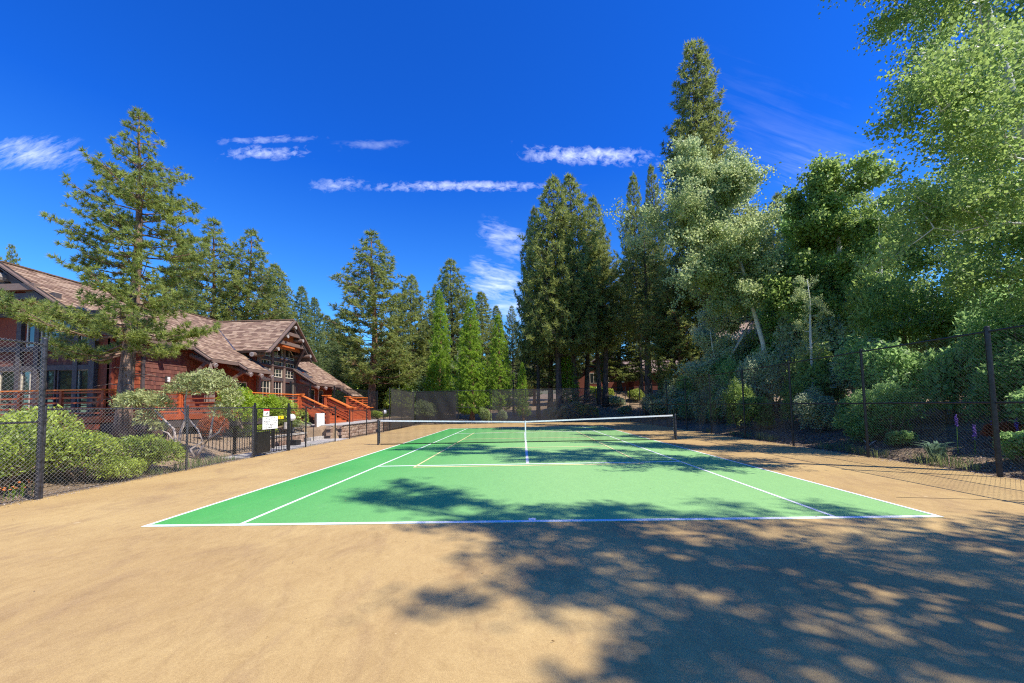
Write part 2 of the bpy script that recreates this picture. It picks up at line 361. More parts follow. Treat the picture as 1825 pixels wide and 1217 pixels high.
def leaves(C, sz, rng, flat=.5, asp=.62, N=None, dirv=None):
    """rhombic leaves"""
    n = len(C)
    nrm = unit(rng.normal(size=(n, 3))+np.array([0, 0, flat])) if N is None else unit(N+rng.normal(size=(n, 3))*.55)
    u = unit(np.cross(nrm, rng.normal(size=(n, 3)))) if dirv is None else unit(dirv+rng.normal(size=(n, 3))*.35)
    v = np.cross(nrm, u); s = sz*rng.uniform(.65, 1.15, (n, 1))
    P = np.stack([C-u*s*.5, C+v*s*asp*.5+u*s*.05, C+u*s*.5, C-v*s*asp*.5+u*s*.05], 1).reshape(-1, 3)
    return P

# ------------------------------------------------------------------ terrain
def ss(a, b, x):
    t_ = np.clip((np.asarray(x, float)-a)/(b-a), 0, 1); return t_*t_*(3-2*t_)
def H(x, y):
    x = np.asarray(x, float); y = np.asarray(y, float)
    soft = ss(9.9, 13.2, -x)*.62
    wallA = ss(11.10, 11.28, -x)*.45+ss(11.3, 14, -x)*.2
    wallB = ss(10.02, 10.22, -x)*.74
    wA = ss(10.7, 10.9, y)*(1-ss(14.5, 14.7, y)); wB = ss(16.05, 16.25, y)
    mid = ss(14.5, 14.7, y)*(1-ss(16.05, 16.25, y))
    left = soft*(1-ss(10.7, 10.9, y)) + wallA*wA + wallB*wB + mid*ss(10.95, 11.1, -x)*.7
    left = left*(1-ss(29.5, 30.5, y)*(1-ss(10.3, 13, -x)))
    right = np.clip(x-9.7, 0, 7)*.22 + np.clip(x-16.7, 0, 30)*.12
    back = np.clip(y-31.8, 0, 60)*.04*(1-ss(2, 9, x)) + ss(2, 9, x)*np.clip(y-31.5, 0, 12)*.26*(1-ss(43, 60, y)*.35)
    far = np.clip(y-60, 0, 60)*.05
    base = -.035
    return base + left + np.maximum(right, back) + far + (.05*np.sin(x*1.3)*np.sin(y*.9)*ss(10.4, 12, np.abs(x)+np.clip(y-30, 0, 10)))
gx = np.unique(np.concatenate([np.linspace(-300, -40, 14), np.linspace(-40, -12, 40), np.linspace(-12, -9.5, 51), np.linspace(-9.5, 9.5, 20), np.linspace(9.5, 18, 35), np.linspace(18, 40, 30), np.linspace(40, 300, 14)]))
gy = np.unique(np.concatenate([np.linspace(-60, -12, 14), np.linspace(-12, 10, 45), np.linspace(10, 17, 71), np.linspace(17, 62, 91), np.linspace(62, 300, 24)]))
X_, Y_ = np.meshgrid(gx, gy); Z_ = H(X_, Y_)
mb = MB(); mb.v = list(zip(X_.ravel().tolist(), Y_.ravel().tolist(), Z_.ravel().tolist()))
nx = len(gx)
mb.f = [(j*nx+i, j*nx+i+1, (j+1)*nx+i+1, (j+1)*nx+i) for j in range(len(gy)-1) for i in range(nx-1)]
tag(mb.build('ground', MT['soil'], smooth=True), kind='structure')
# wooded hill far behind
mb = MB(); pts = []
hx = np.linspace(-260, 260, 60)
for j, yy in enumerate((150, 190, 240, 290)):
    for xx in hx:
        zz = [3, 14, 26, 20][j]*(.55+.45*math.sin(xx*.018+1.2)+.15*math.sin(xx*.07+j)); pts.append((xx, yy, max(zz, 3)))
mb.v = pts; mb.f = [(j*60+i, j*60+i+1, (j+1)*60+i+1, (j+1)*60+i) for j in range(3) for i in range(59)]
tag(mb.build('far_hill', soil('hill_scrub', (.10, .12, .06), (.16, .15, .09), (.2, .17, .12), .1), smooth=True), kind='structure')

# court surfaces
def slab(name, x0, x1, y0, y1, z, mat, parent=None, th=.003):
    return MB().box(x0, x1, y0, y1, z-th, z).build(name, mat, parent)
ap = MB().box(-9.42, 9.36, -14, 31.0, -.12, 0).build('tan_court_apron', MT['tan']); tag(ap, kind='structure')
gc = slab('green_court', -5.485, 5.485, 0, 23.77, .004, MT['green']); tag(gc, kind='structure')
LZ = .008
def line(x0, x1, y0, y1, mat='white_line', z=LZ): return slab('painted_line', min(x0, x1), max(x0, x1), y0, y1, z, MT[mat], gc)
w_ = .055
line(-5.485, 5.485, 0, .09); line(-5.485, 5.485, 23.68, 23.77)
for x in (-5.485, 5.435): line(x, x+w_, .09, 23.68)
for x in (-4.14, 4.085): line(x, x+w_, .09, 23.68)
for y in (5.44, 18.24): line(-4.085, 4.085, y, y+.09)
line(-.04, .04, 5.53, 18.24); line(-.05, .05, .09, .19)
for y in (5.14, 18.54): line(-3.05, 3.05, y, y+.085, 'yellow_line', .012)
for y in (9.70, 13.98): line(-3.0, 3.0, y, y+.095, 'yellow_line', .0125)
for x in (-3.05, 3.0): line(x, x+.05, 5.23, 18.54, 'yellow_line', .0135)
tag(ap, None)
# hairline crack sealed in the apron, right
mb = MB(); p = [(5.9, 1.15, .002), (6.8, .98, .002), (7.9, .72, .002), (9.3, .42, .002)]
for a_, b_ in zip(p, p[1:]): mb.beam(a_, b_, .014, .003)
mb.build('sealed_crack', MT['ink'], ap)

# ------------------------------------------------------------------ tennis net
net = thing('tennis_net', 'black tennis net with white top band sagging across the green court', 'tennis net', (0, 11.885, 0))
def topz(x): return .914+(1.07-.914)*min(1, abs(x)/6.3)**1.05
mb = MB(); N_ = 256
for i in range(N_+1):
    x = -6.3+12.6*i/N_; mb.beam((x, 11.885, .035+.012*math.cos(x)), (x, 11.885, topz(x)-.02), .0042, .0042, (0, 1, 0))
for j in range(22):
    f = j/22
    for k in range(12):
        xa, xb = -6.3+12.6*k/12, -6.3+12.6*(k+1)/12
        mb.beam((xa, 11.888, .035+f*(topz(xa)-.05)), (xb, 11.888, .035+f*(topz(xb)-.05)), .0042, .0042)
mb.build('net_mesh', MT['net_cord'], net, kind='stuff')
mb = MB()
for k in range(16):
    xa, xb = -6.3+12.6*k/16, -6.3+12.6*(k+1)/16; mb.beam((xa, 11.885, topz(xa)-.03), (xb, 11.885, topz(xb)-.03), .016, .062)
mb.build('top_band', MT['net_band'], net)
mb = MB()
for k in range(12):
    xa, xb = -6.3+12.6*k/12, -6.3+12.6*(k+1)/12; mb.beam((xa, 11.885, .032), (xb, 11.885, .032), .01, .035)
mb.build('bottom_tape', MT['black'], net)
MB().box(-.027, .027, 11.868, 11.902, .01, .93).build('centre_strap', MT['net_band'], net)
for sx_ in (-6.4, 6.4):
    pb = MB().tube([(sx_, 11.885, 0), (sx_, 11.885, 1.09)], .045, 14); pb.ball((sx_, 11.885, 1.09), .046, 12, 6, (1, 1, .5))
    po = pb.build('net_post', MT['grey_post'], net, smooth=False)
    s = 1 if sx_ < 0 else -1
    MB().box(sx_+s*.05, sx_+s*.075, 11.87, 11.90, .06, 1.05).build('lacing_bar', MT['black'], net)
    lb = MB()
    for q in range(14): lb.beam((sx_+s*.03, 11.87, .08+q*.07), (sx_+s*.11, 11.90, .115+q*.07), .006, .006)
    lb.build('lacing_cord', MT['net_band'], net)
MB().box(-6.49, -6.45, 11.85, 11.92, .55, .68).build('winch', MT['grey_post'], net)

# ------------------------------------------------------------------ chain link fences
def chain(mb, p0, p1, z0, z1, off, pitch=.078, r=.0015):
    """two layers of straight wires crossing as diamonds on the vertical plane p0-p1"""
    p0 = Vector((*p0, 0)); p1 = Vector((*p1, 0)); L = (p1-p0).length; d = (p1-p0)/L; nrm = Vector((-d.y, d.x, 0)); h = z1-z0
    for sgn in (1, -1):
        k = -h
        while k < L:
            a, b = k, k+h; za, zb = 0, h
            if a < 0: za = -a; a = 0
            if b > L: zb -= b-L; b = L
            if b-a > .02:
                if sgn < 0: za, zb = h-za, h-zb
                mb.beam(p0+d*a+nrm*(off+sgn*.003)+Vector((0, 0, z0+za)), p0+d*b+nrm*(off+sgn*.003)+Vector((0, 0, z0+zb)), r*2, r*2, tuple(nrm))
            k += pitch
def fence(label, pts, h, rails, mat_post, mat_wire, prad=.03, pitch=.078, side=.03, tall_posts=None, wr=.00105, bands=True):
    f = thing('chain_link_fence', label, 'fence', (pts[0][0], pts[0][1], 0))
    for i, (x, y) in enumerate(pts):
        ph = h+.03 if not tall_posts or i not in tall_posts else tall_posts[i]
        r_ = prad*1.35 if (tall_posts and i in tall_posts) else prad
        mb = MB().tube([(x, y, -.1), (x, y, ph)], r_, 12); mb.ball((x, y, ph+.005), r_*1.05, 12, 6, (1, 1, .7))
        if bands:
            for z in [h*q for q in (.12, .3, .5, .7, .9)]: mb.tube([(x, y, z-.012), (x, y, z+.012)], r_*1.14, 12)
        mb.build('post', mat_post, f)
    for z in rails:
        nm = 'top_rail' if z > h*.9 else ('mid_rail' if z > .3 else 'tension_wire')
        for a, b in zip(pts, pts[1:]):
            MB().tube([(*a, z), (*b, z)], prad*.62 if z > .3 else .006, 8).build(nm, mat_post, f)
    mb = MB()
    for a, b in zip(pts, pts[1:]): chain(mb, a, b, .03, h, side, pitch, wr)
    mb.build('chain_link', mat_wire, f, kind='stuff')
    return f
LX = -9.33
fence('tall chain link fence at the left edge with thick grey corner post', [(LX, -4.2), (LX, -1.15), (LX, 1.9)], 2.98, (2.95, 1.46, .05), MT['grey_post'], MT['wire'], .032, side=-.03, tall_posts={2: 3.06}, wr=.0014)
fence('waist high chain link fence in front of the hedge and grey trunked shrub', [(LX, 1.96), (LX, 5.3), (LX, 8.02)], 1.72, (1.70, .05), MT['grey_post'], MT['wire'], .028, side=-.03, wr=.0011)
fence('low chain link fence between the gate and the concrete steps', [(LX, 10.2), (LX, 11.4), (LX, 14.1)], 1.68, (1.66, .05), MT['black'], MT['black_wire'], .028, side=-.03)
fence('low chain link fence in front of the brown block retaining wall', [(LX, 15.75), (LX, 18.1), (LX, 21.0), (LX-.1, 22.6)], 1.5, (1.48, .05), MT['black'], MT['black_wire'], .026, side=-.03)
fence('tall fence with black windscreen beyond the left net post', [(LX-.15, 22.7), (LX-.3, 26.0), (-10.0, 30.9)], 3.0, (2.98, 1.47, .05), MT['black'], MT['black_wire'], .028)
BX = [-10.0, -8.1, -6.0, -3.05, .2, 3.3, 6.5, 9.2]
fence('long tall chain link fence across the far end of the court', [(x, 31.1) for x in BX], 3.05, (3.03, 1.5, .05), MT['grey_post'], MT['black_wire'], .028, side=.03)
fence('tall black chain link fence along the shaded right side', [(9.3, -3.4+3.05*k) for k in range(12)], 2.92, (2.90, 1.47, .05), MT['black'], MT['black_wire'], .033, side=-.035, tall_posts={2: 2.98})
def screen(label, a, b, z0, z1, mat):
    t = thing('windscreen', label, 'windscreen', (a[0], a[1], z0))
    n = 24; mb = MB(); vs = []
    for i in range(n+1):
        f = i/n; x = a[0]+(b[0]-a[0])*f; y = a[1]+(b[1]-a[1])*f
        for j in range(7):
            g = j/6; s = .03*math.sin(f*19+j)*math.sin(g*3.1); vs.append((x-s*.5, y-s, z0+(z1-z0)*g-.03*math.sin(f*math.pi*5)**2*(g > .9)))
    mb.raw(vs, [(i*7+j, (i+1)*7+j, (i+1)*7+j+1, i*7+j+1) for i in range(n) for j in range(6)])
    mb.build('cloth', mat, t)
    MB().tube([(*a, z1), (*b, z1)], .014, 6).build('hem', MT['black'], t)
screen('black windscreen cloth on the side fence beyond the left net post', (LX-.08, 22.8), (-9.85, 30.6), .12, 2.95, MT['screen'])
screen('black windscreen cloth on the far fence left of the sequoias', (-9.85, 31.0), (-6.1, 31.0), .1, 2.98, MT['screen'])
screen('thin grey windscreen on the far fence behind the smallest sequoia', (-2.9, 31.0), (6.4, 31.0), .1, 3.0, MT['screen_thin'])

# gate with signs
g = thing('fence_gate', 'black chain link gate hung with white and yellow signs', 'gate', (LX, 8.1, 0))
for y in (8.1, 10.12):
    MB().tube([(LX, y, -.05), (LX, y, 1.86)], .036, 12).build('gate_post', MT['black'], g)
for y in (8.2, 10.03): MB().tube([(LX, y, .06), (LX, y, 1.66)], .02, 8).build('stile', MT['black'], g)
for z in (.07, .82, 1.66): MB().tube([(LX, 8.2, z), (LX, 10.03, z)], .018, 8).build('gate_rail', MT['black'], g)
MB().tube([(LX+.03, 8.9, .85), (LX+.03, 9.5, 1.42)], .012, 8).build('brace', MT['black'], g)
MB().box(LX-.02, LX+.02, 8.22, 8.95, .1, .8).build('kick_plate', MT['black'], g)
for k in range(6):
    y = 9.06+k*.16; MB().box(LX-.03, LX-.012, y, y+.02, .08, .8).build('picket', MT['black'], g)
mb = MB(); chain(mb, (LX, 8.22), (LX, 10.01), .08, 1.64, -.03, .078, .0011); mb.build('chain_link', MT['black_wire'], g, kind='stuff')
MB().box(LX+.02, LX+.07, 9.78, 9.9, .86, 1.12).build('latch_box', MT['log_end'], g)
def sign(name, label, y0, y1, z0, z1, mat, x=LX+.045):
    t = thing(name, label, 'sign', (x, (y0+y1)/2, z0))
    MB().box(x, x+.006, y0, y1, z0, z1).build('panel', mat, t); return t
s_ = sign('gate_sign', 'large white notice with rows of small black print on the gate', 8.45, 9.33, .92, 1.37, MT['sign_white'])
mb = MB(); rr = random.Random(3)
for k, (a_, b_) in enumerate([(.12, .88), (.36, .64), (.08, .46), (.52, .94), (.1, .9), (.08, .8), (.2, .62), (.1, .6)]):
    row = [0, 1, 2.1, 2, 3, 4, 5, 6][k]; z = 1.335-row*.058; y = 8.45+a_*.88
    while y < 8.45+b_*.88:
        wd = rr.uniform(.018, .03)
        if rr.random() > .14:
            mb.box(LX+.051, LX+.0535, y, y+.007, z-.034, z)
            if rr.random() > .3: mb.box(LX+.051, LX+.0535, y, y+wd, z-.007-.027*rr.choice((0, .5, 1)), z-.027*rr.choice((0, .5)))
        y += wd+.012
mb.build('lettering', MT['ink'], s_, kind='stuff')
s_ = sign('red_topped_sign', 'small white sign with red top above the large notice', 8.49, 8.82, 1.40, 1.64, MT['sign_white'])
MB().box(LX+.052, LX+.055, 8.49, 8.82, 1.575, 1.64).build('red_header', MT['sign_red'], s_)
mb = MB().ball((LX+.053, 8.71, 1.53), .018, 10, 6, (.1, 1, 1)); mb.beam((LX+.053, 8.60, 1.45), (LX+.053, 8.70, 1.52), .006, .02, (1, 0, 0)); mb.beam((LX+.053, 8.66, 1.44), (LX+.053, 8.73, 1.5), .006, .02, (1, 0, 0))
mb.build('pictogram', MT['ink'], s_)
s_ = sign('yellow_sign', 'small yellow warning sign right of the white notice', 9.37, 9.70, 1.26, 1.38, MT['sign_yellow'])
MB().raw([(LX+.053, 9.46, 1.28), (LX+.053, 9.53, 1.28), (LX+.053, 9.495, 1.36)], [(0, 1, 2)]).build('warning_mark', MT['ink'], s_)
# white board on posts at the steps
x0 = at(590, 745, 14.35)[0]
t_ = thing('notice_board', 'blank white upright board on a grey post before the stairs', 'sign', (-11.15, 15.9, .6))
MB().box(-11.22, -11.14, 15.75, 15.83, .3, 1.35).build('board_post', MT['timber'], t_)
MB().box(-11.20, -11.16, 15.83, 16.72, .62, 1.38).build('panel', MT['sign_white'], t_)

# ------------------------------------------------------------------ house (clubhouse)
hs_ = thing('clubhouse', 'long brown shingled lodge with red walls and a glazed dormer gable', 'building', (-17.5, 11, 0))
RX, RZ, SL = -21.3, 7.85, .67
def mz(x): return RZ-SL*abs(x-RX)
SH = []          # roof shingles: (centre, u axis, v axis(down slope), normal, w)
def roofpiece(y0, y1, xe, xr=RX, zf=mz, thick=.16, rake=(True, False), sgn=1):
    a = Vector((xr, y0, zf(xr))); b = Vector((xe, y0, zf(xe))); dn = (b-a); L = dn.length; dn.normalize()
    n = Vector((0, 1, 0)).cross(dn)*1
    if n.z < 0: n = -n
    mb = MB()
    off = n*-thick
    mb.raw([a, b, b+Vector((0, y1-y0, 0)), a+Vector((0, y1-y0, 0)), a+off, b+off, b+off+Vector((0, y1-y0, 0)), a+off+Vector((0, y1-y0, 0))],
           [(0, 1, 2, 3), (7, 6, 5, 4), (0, 4, 5, 1), (1, 5, 6, 2), (2, 6, 7, 3), (3, 7, 4, 0)])
    mb.build('roof_deck', MT['trim'], hs_)
    if sgn > 0: gridsh(a, Vector((0, 1, 0)), y1-y0, dn, L, n)
def gridsh(o, u, W_, dn, L, n, ex=.17):
    k = 0; s = L
    rr = random.Random(int(L*100+W_*10))
    while s > .02:
        x = -rr.uniform(0, .3)
        while x < W_:
            w = rr.uniform(.22, .38); x0, x1 = max(x, 0), min(x+w, W_)
            if x1-x0 > .03: SH.append((o+u*((x0+x1)/2)+dn*(s-ex/2)+n*.012, u, dn, n, x1-x0, rr.uniform(-.006, .008)))
            x += w
        s -= ex; k += 1
roofpiece(10.0, 14.6, -16.95); roofpiece(14.6, 16.6, -16.0); roofpiece(16.6, 18.85, -15.5)
roofpiece(18.85, 22.7, -16.3); roofpiece(22.7, 27.2, -14.75)
MB().raw([(RX, 10, RZ), (RX, 27.2, RZ), (-27.5, 27.2, mz(-27.5)), (-27.5, 10, mz(-27.5)), (RX, 10, RZ-.18), (RX, 27.2, RZ-.18), (-27.5, 27.2, mz(-27.5)-.18), (-27.5, 10, mz(-27.5)-.18)],
         [(0, 1, 2, 3), (7, 6, 5, 4), (0, 3, 7, 4), (2, 1, 5, 6), (3, 2, 6, 7)]).build('roof_deck', MT['trim'], hs_)
gridsh(Vector((RX, 10, RZ)), Vector((0, 1, 0)), 1.4, Vector((-1, 0, -SL)).normalized(), 4.5, Vector((-SL, 0, 1)).normalized())
# far gable piece that shows dark beyond
roofpiece(27.2, 29.4, -14.0, zf=lambda x: mz(x)-.35)
# dormer
DY, DZ, DH, DS = 20.9, 7.6, 2.75, .87
DX1, DX0 = -15.35, -21.0
for sg in (-1, 1):
    a = Vector((DX0, DY, DZ)); dn = Vector((0, sg, -DS)).normalized(); L = DH*math.sqrt(1+DS*DS); n = Vector((0, sg*DS, 1)).normalized()
    b = a+dn*L; e = Vector((DX1-DX0, 0, 0)); o_ = n*-.15
    MB().raw([a, b, b+e, a+e, a+o_, b+o_, b+o_+e, a+o_+e], [(0, 3, 2, 1), (4, 5, 6, 7), (0, 1, 5, 4), (1, 2, 6, 5), (2, 3, 7, 6), (3, 0, 4, 7)]).build('roof_deck', MT['trim'], hs_)
    gridsh(a, Vector((1, 0, 0)), DX1-DX0, dn, L, n)
    # barge board and inner rake
    MB().beam((DX1+.03, DY, DZ-.08), (DX1+.03, DY+sg*(DH+.05), DZ-.08-DS*(DH+.05)), .07, .26, (1, 0, 0)).build('barge_board', MT['timber'], hs_)
    MB().beam((DX1-.12, DY, DZ-.42), (DX1-.12, DY+sg*(DH-.25), DZ-.42-DS*(DH-.25)), .06, .12, (1, 0, 0)).build('rake_trim', MT['trim'], hs_)
# shingles: nearest 300 single parts, the rest one stuff part
SH = [q for q in SH if not (q[0].x > -20.9 and abs(q[0].y-DY) < DH-.15 and q[3].x > .1 and q[0].z < DZ-DS*abs(q[0].y-DY)-.05 and q[0].x < DX1)]
cc = Vector((CX, CY, CZ))
SH.sort(key=lambda q: (q[0]-cc).length if q[3].x > .1 or abs(q[3].y) > .1 else 1e3+(q[0]-cc).length)
variants = []
for k in range(6):
    w = .23+.028*k
    variants.append((w, MB().raw([(-w/2+.003, -.085, 0), (w/2-.003, -.085, 0), (w/2-.003, .095, 0), (-w/2+.003, .095, 0), (-w/2+.003, -.085, .006), (w/2-.003, -.085, .006), (w/2-.003, .095, .022), (-w/2+.003, .095, .022)],
                     [(4, 5, 6, 7), (0, 1, 5, 4), (1, 2, 6, 5), (2, 3, 7, 6), (3, 0, 4, 7)]).mesh('shingle')))
for _, me in variants: me.materials.append(MT['roof'])
big = MB()
for i, (c_, u_, d_, n_, w, dz) in enumerate(SH):
    if i < 290:
        vw, me = min(variants, key=lambda q: abs(q[0]-w))
        o = bpy.data.objects.new('shingle', me); COL.objects.link(o); o.parent = hs_
        cr = u_ if u_.cross(d_).dot(n_) > 0 else -u_
        mt = Matrix(((cr.x*w/vw, d_.x, n_.x, 0), (cr.y*w/vw, d_.y, n_.y, 0), (cr.z*w/vw, d_.z, n_.z, 0), (0, 0, 0, 1)))
        mt.translation = c_+n_*dz-hs_.location; o.matrix_local = mt
    else:
        a = u_*(w/2-.003); b0 = d_*-.085; b1 = d_*.095; c2 = c_+n_*dz; lo = n_*.006; hi = n_*.022
        big.raw([c2-a+b0, c2+a+b0, c2+a+b1, c2-a+b1, c2-a+b0+lo, c2+a+b0+lo, c2+a+b1+hi, c2-a+b1+hi],
                [(4, 5, 6, 7), (0, 1, 5, 4), (1, 2, 6, 5), (2, 3, 7, 6), (3, 0, 4, 7)])
big.build('shingle_field', MT['roof'], hs_, kind='stuff')
# ridge caps, flashing
MB().beam((DX0, DY, DZ+.03), (DX1, DY, DZ+.03), .22, .05).build('ridge_cap', MT['roof'], hs_)
MB().beam((RX, 10, RZ+.03), (RX, 27.2, RZ+.03), .24, .05).build('ridge_cap', MT['roof'], hs_)
vy0 = DY-DH; zf_ = DZ-DS*DH; vx = RX+(RZ-zf_)/SL
MB().beam((vx, vy0, zf_+.05), (RX+(RZ-DZ)/SL, DY, DZ+.03), .16, .02, (.5, -.3, 1)).build('valley_flashing', MT['flash'], hs_)
# eave fascia, rake boards and log tails of each roof step
def rakeb(y, xa, xb, mat=MT['timber']):
    MB().beam((xa, y-.03, mz(xa)-.08), (xb, y-.03, mz(xb)-.08), .06, .24, (0, -1, 0)).build('rake_board', mat, hs_)
    MB().beam((xa, y+.02, mz(xa)-.25), (xb-.3, y+.02, mz(xb-.3)-.25), .04, .1, (0, -1, 0)).build('rake_trim', MT['trim'], hs_)
rakeb(10.0, RX, -16.95, MT['timber']); rakeb(14.6, -18.2, -16.0); rakeb(16.6, -17.0, -15.5); rakeb(22.7, -16.9, -14.75)
MB().beam((RX, 9.97, RZ-.08), (-27.5, 9.97, mz(-27.5)-.08), .06, .24, (0, -1, 0)).build('rake_board', MT['timber'], hs_)
for y0, y1, xe in ((10, 14.6, -16.95), (14.6, 16.6, -16.0), (16.6, 18.85, -15.5), (22.7, 27.2, -14.75)):
    MB().beam((xe+.02, y0, mz(xe)-.09), (xe+.02, y1, mz(xe)-.09), .05, .17).build('fascia', MT['timber'], hs_)
for (y, xe) in ((14.75, -16.0), (16.75, -15.5), (17.7, -15.5), (18.7, -15.5), (22.85, -14.75), (24.0, -14.75), (25.3, -14.75), (26.6, -14.75), (11.2, -16.95), (13, -16.95)):
    z = mz(xe)-.32
    lg = MB().tube([(xe-1.2, y, z+.8*SL), (xe+.1, y, z-.02)], .13, 10).build('log_rafter', MT['timber'], hs_)
    MB().tube([(xe+.1, y, z-.02), (xe+.13, y, z-.035)], .125, 10).build('log_end', MT['log_end'], lg)
for y in (18.4, 19.0):
    pass
for x in (-17.2, -16.2):
    lg = MB().tube([(x, 19.0, 5.08), (x, 17.95, 4.95)], .14, 10).build('log_rafter', MT['timber'], hs_)
    MB().tube([(x, 17.95, 4.95), (x, 17.92, 4.945)], .135, 10).build('log_end', MT['log_end'], lg)
# walls
def wall(x0, x1, y0, y1, z0, z1, mat, name='wall'): return MB().box(x0, x1, y0, y1, z0, z1).build(name, mat, hs_)
def shwall(axis, c0, a0, a1, z0, zfun, mat, ex=.2):
    """wall shingles on a plane: axis 'x' = plane x=c0 along y, axis 'y' = plane y=c0 along x"""
    mb = MB(); rr = random.Random(int(a0*7+z0*13)); z = z0
    while True:
        any_ = False; x = a0-rr.uniform(0, .15)
        while x < a1:
            w = rr.uniform(.11, .2); p0, p1 = max(x, a0), min(x+w, a1); zt = zfun((p0+p1)/2)
            if p1-p0 > .02 and z < zt:
                any_ = True; z1 = min(z+ex+.02, zt); o_ = .022+rr.uniform(0, .006)
                zz = z-rr.uniform(0, .012)
                if axis == 'x': mb.raw([(c0+o_, p0+.003, zz), (c0+o_, p1-.003, zz), (c0+.004, p1-.003, z1), (c0+.004, p0+.003, z1), (c0, p0+.003, zz), (c0, p1-.003, zz)], [(0, 1, 2, 3), (0, 4, 5, 1), (0, 3, 4), (1, 5, 2)])
                else: mb.raw([(p0+.003, c0-o_, zz), (p1-.003, c0-o_, zz), (p1-.003, c0-.004, z1), (p0+.003, c0-.004, z1), (p0+.003, c0, zz), (p1-.003, c0, zz)], [(0, 1, 2, 3), (0, 4, 5, 1), (0, 3, 4), (1, 5, 2)])
            x += w
        z += ex
        if not any_ or z > 9: break
    mb.build('wall_shingles', mat, hs_, kind='stuff')
FY = 11.0
fb = MB(); fb.raw([(-26.5, FY, .3), (-17.6, FY, .3), (-17.6, FY, mz(-17.6)-.2), (RX, FY, RZ-.2), (-26.5, FY, mz(-26.5)-.2)], [(0, 1, 2, 3, 4)])
fb.raw([(-26.5, FY+.2, .3), (-17.6, FY+.2, .3), (-17.6, FY+.2, mz(-17.6)-.2), (RX, FY+.2, RZ-.2), (-26.5, FY+.2, mz(-26.5)-.2)], [(4, 3, 2, 1, 0)])
fb.build('front_wall', MT['cedar_wall'], hs_)
wall(-17.7, -17.5, FY, 16.8, .3, 5.1, MT['cedar_wall'])
wall(-16.85, -16.7, 16.8, 18.9, .3, 4.5, MT['cedar_wall']); wall(-17.5, -16.85, 16.8, 17.0, .3, 4.9, MT['cedar_wall'])
wall(-16.9, -16.55, 18.9, 23.1, .3, 4.1, MT['cedar_wall'])
wall(-15.9, -15.75, 23.0, 27.2, .3, 4.0, MT['cedar_wall']); wall(-16.6, -15.9, 23.0, 23.2, .3, 4.3, MT['cedar_wall'])
wall(-26, -15.9, 27.0, 27.2, .3, 4.2, MT['cedar_wall'])
wall(-26.5, -26.3, FY, 27.2, .3, 4.3, MT['cedar_wall'])
shwall('x', -17.5, 12.45, 16.8, 1.5, lambda y: 4.95, MT['wallsh'])
shwall('x', -17.5, 11.15, 12.3, 1.5, lambda y: 5.0, MT['redsh'])
shwall('x', -16.7, 17.0, 18.9, 1.5, lambda y: 4.0, MT['redsh'], .22)
shwall('x', -15.75, 23.2, 27.2, 1.5, lambda y: 3.55, MT['redsh'], .22)
MB().box(-17.52, -17.42, 12.3, 12.45, 1.4, 5.0).build('corner_board', MT['trim'], hs_)
# bracket posts under the stepped rakes
for (x, y) in ((-16.35, 14.7), (-15.85, 16.7)):
    MB().beam((-17.5, y, mz(x)-1.5), (x, y, mz(x)-.45), .16, .16).build('bracket', MT['timber'], hs_)
lt = MB().box(-17.47, -17.38, 13.55, 13.75, 3.05, 3.35).build('wall_lamp', MT['trim'], hs_)
MB().box(-17.379, -17.36, 13.58, 13.72, 3.09, 3.31).build('lamp_glass', MT['globe'], lt)
# front facade: posts, beams, windows (in the plane y = 11, seen through the pine)
def fx(px): return at(px, 650, FY)[0]
def fz(py, px=100): return at(px, py, FY)[2]
def window(x0, x1, z0, z1, y=FY-.01, fr='cream', cols=1, rows=1, fw_=.05):
    w = thing_part = MB()
    d = .07
    w.box(x0, x1, y-d, y, z0, z0+fw_); w.box(x0, x1, y-d, y, z1-fw_, z1); w.box(x0, x0+fw_, y-d, y, z0+fw_, z1-fw_); w.box(x1-fw_, x1, y-d, y, z0+fw_, z1-fw_)
    o = w.build('window', MT[fr], hs_)
    MB().box(x0+fw_, x1-fw_, y-.03, y-.02, z0+fw_, z1-fw_).build('pane', MT['glass'], o)
    for c in range(1, cols): xx = x0+(x1-x0)*c/cols; MB().box(xx-.012, xx+.012, y-.05, y-.031, z0+fw_, z1-fw_).build('muntin', MT[fr], o)
    for c in range(1, rows): zz = z0+(z1-z0)*c/rows; MB().box(x0+fw_, x1-fw_, y-.048, y-.031, zz-.012, zz+.012).build('muntin', MT[fr], o)
    return o
zz = {k: fz(k) for k in (500, 524, 540, 566, 582, 606, 618, 623, 630, 653, 657, 663, 705, 745)}
for a, b in ((49, 68), (74, 86), (89, 138), (146, 164)): window(fx(a), fx(b), zz[618], zz[566] if a < 140 else fz(580))
for a, b in ((4, 34), (42, 60), (86, 103), (107, 135), (143, 164)): window(fx(a), fx(b), 1.62, zz[657]-.05, cols=1, fr='trim' if a in (86, 107) else 'cream')
window(fx(-60), fx(-5), 1.62, zz[657]); window(fx(-60), fx(-20), zz[618], zz[566])
for z, h_ in ((zz[618]-.10, .2), (zz[653]-.07, .2), (fz(560), .22), (1.5, .12)):
    MB().box(-26.4, fx(176), FY-.13, FY, z-h_/2, z+h_/2).build('trim_beam', MT['trim'], hs_)
for px in (38, 70, 140, 171, -20, -62): MB().box(fx(px)-.1, fx(px)+.1, FY-.15, FY-.001, 1.4, zz[566]+.15).build('trim_post', MT['trim'], hs_)
MB().box(fx(165), fx(175), FY-.17, FY+.02, 1.0, 5.0).build('corner_post', MT['trim'], hs_)
shwall('y', FY, fx(-60), fx(164), zz[653]+.03, lambda x: zz[618]-.2, MT['wallsh'], .19)
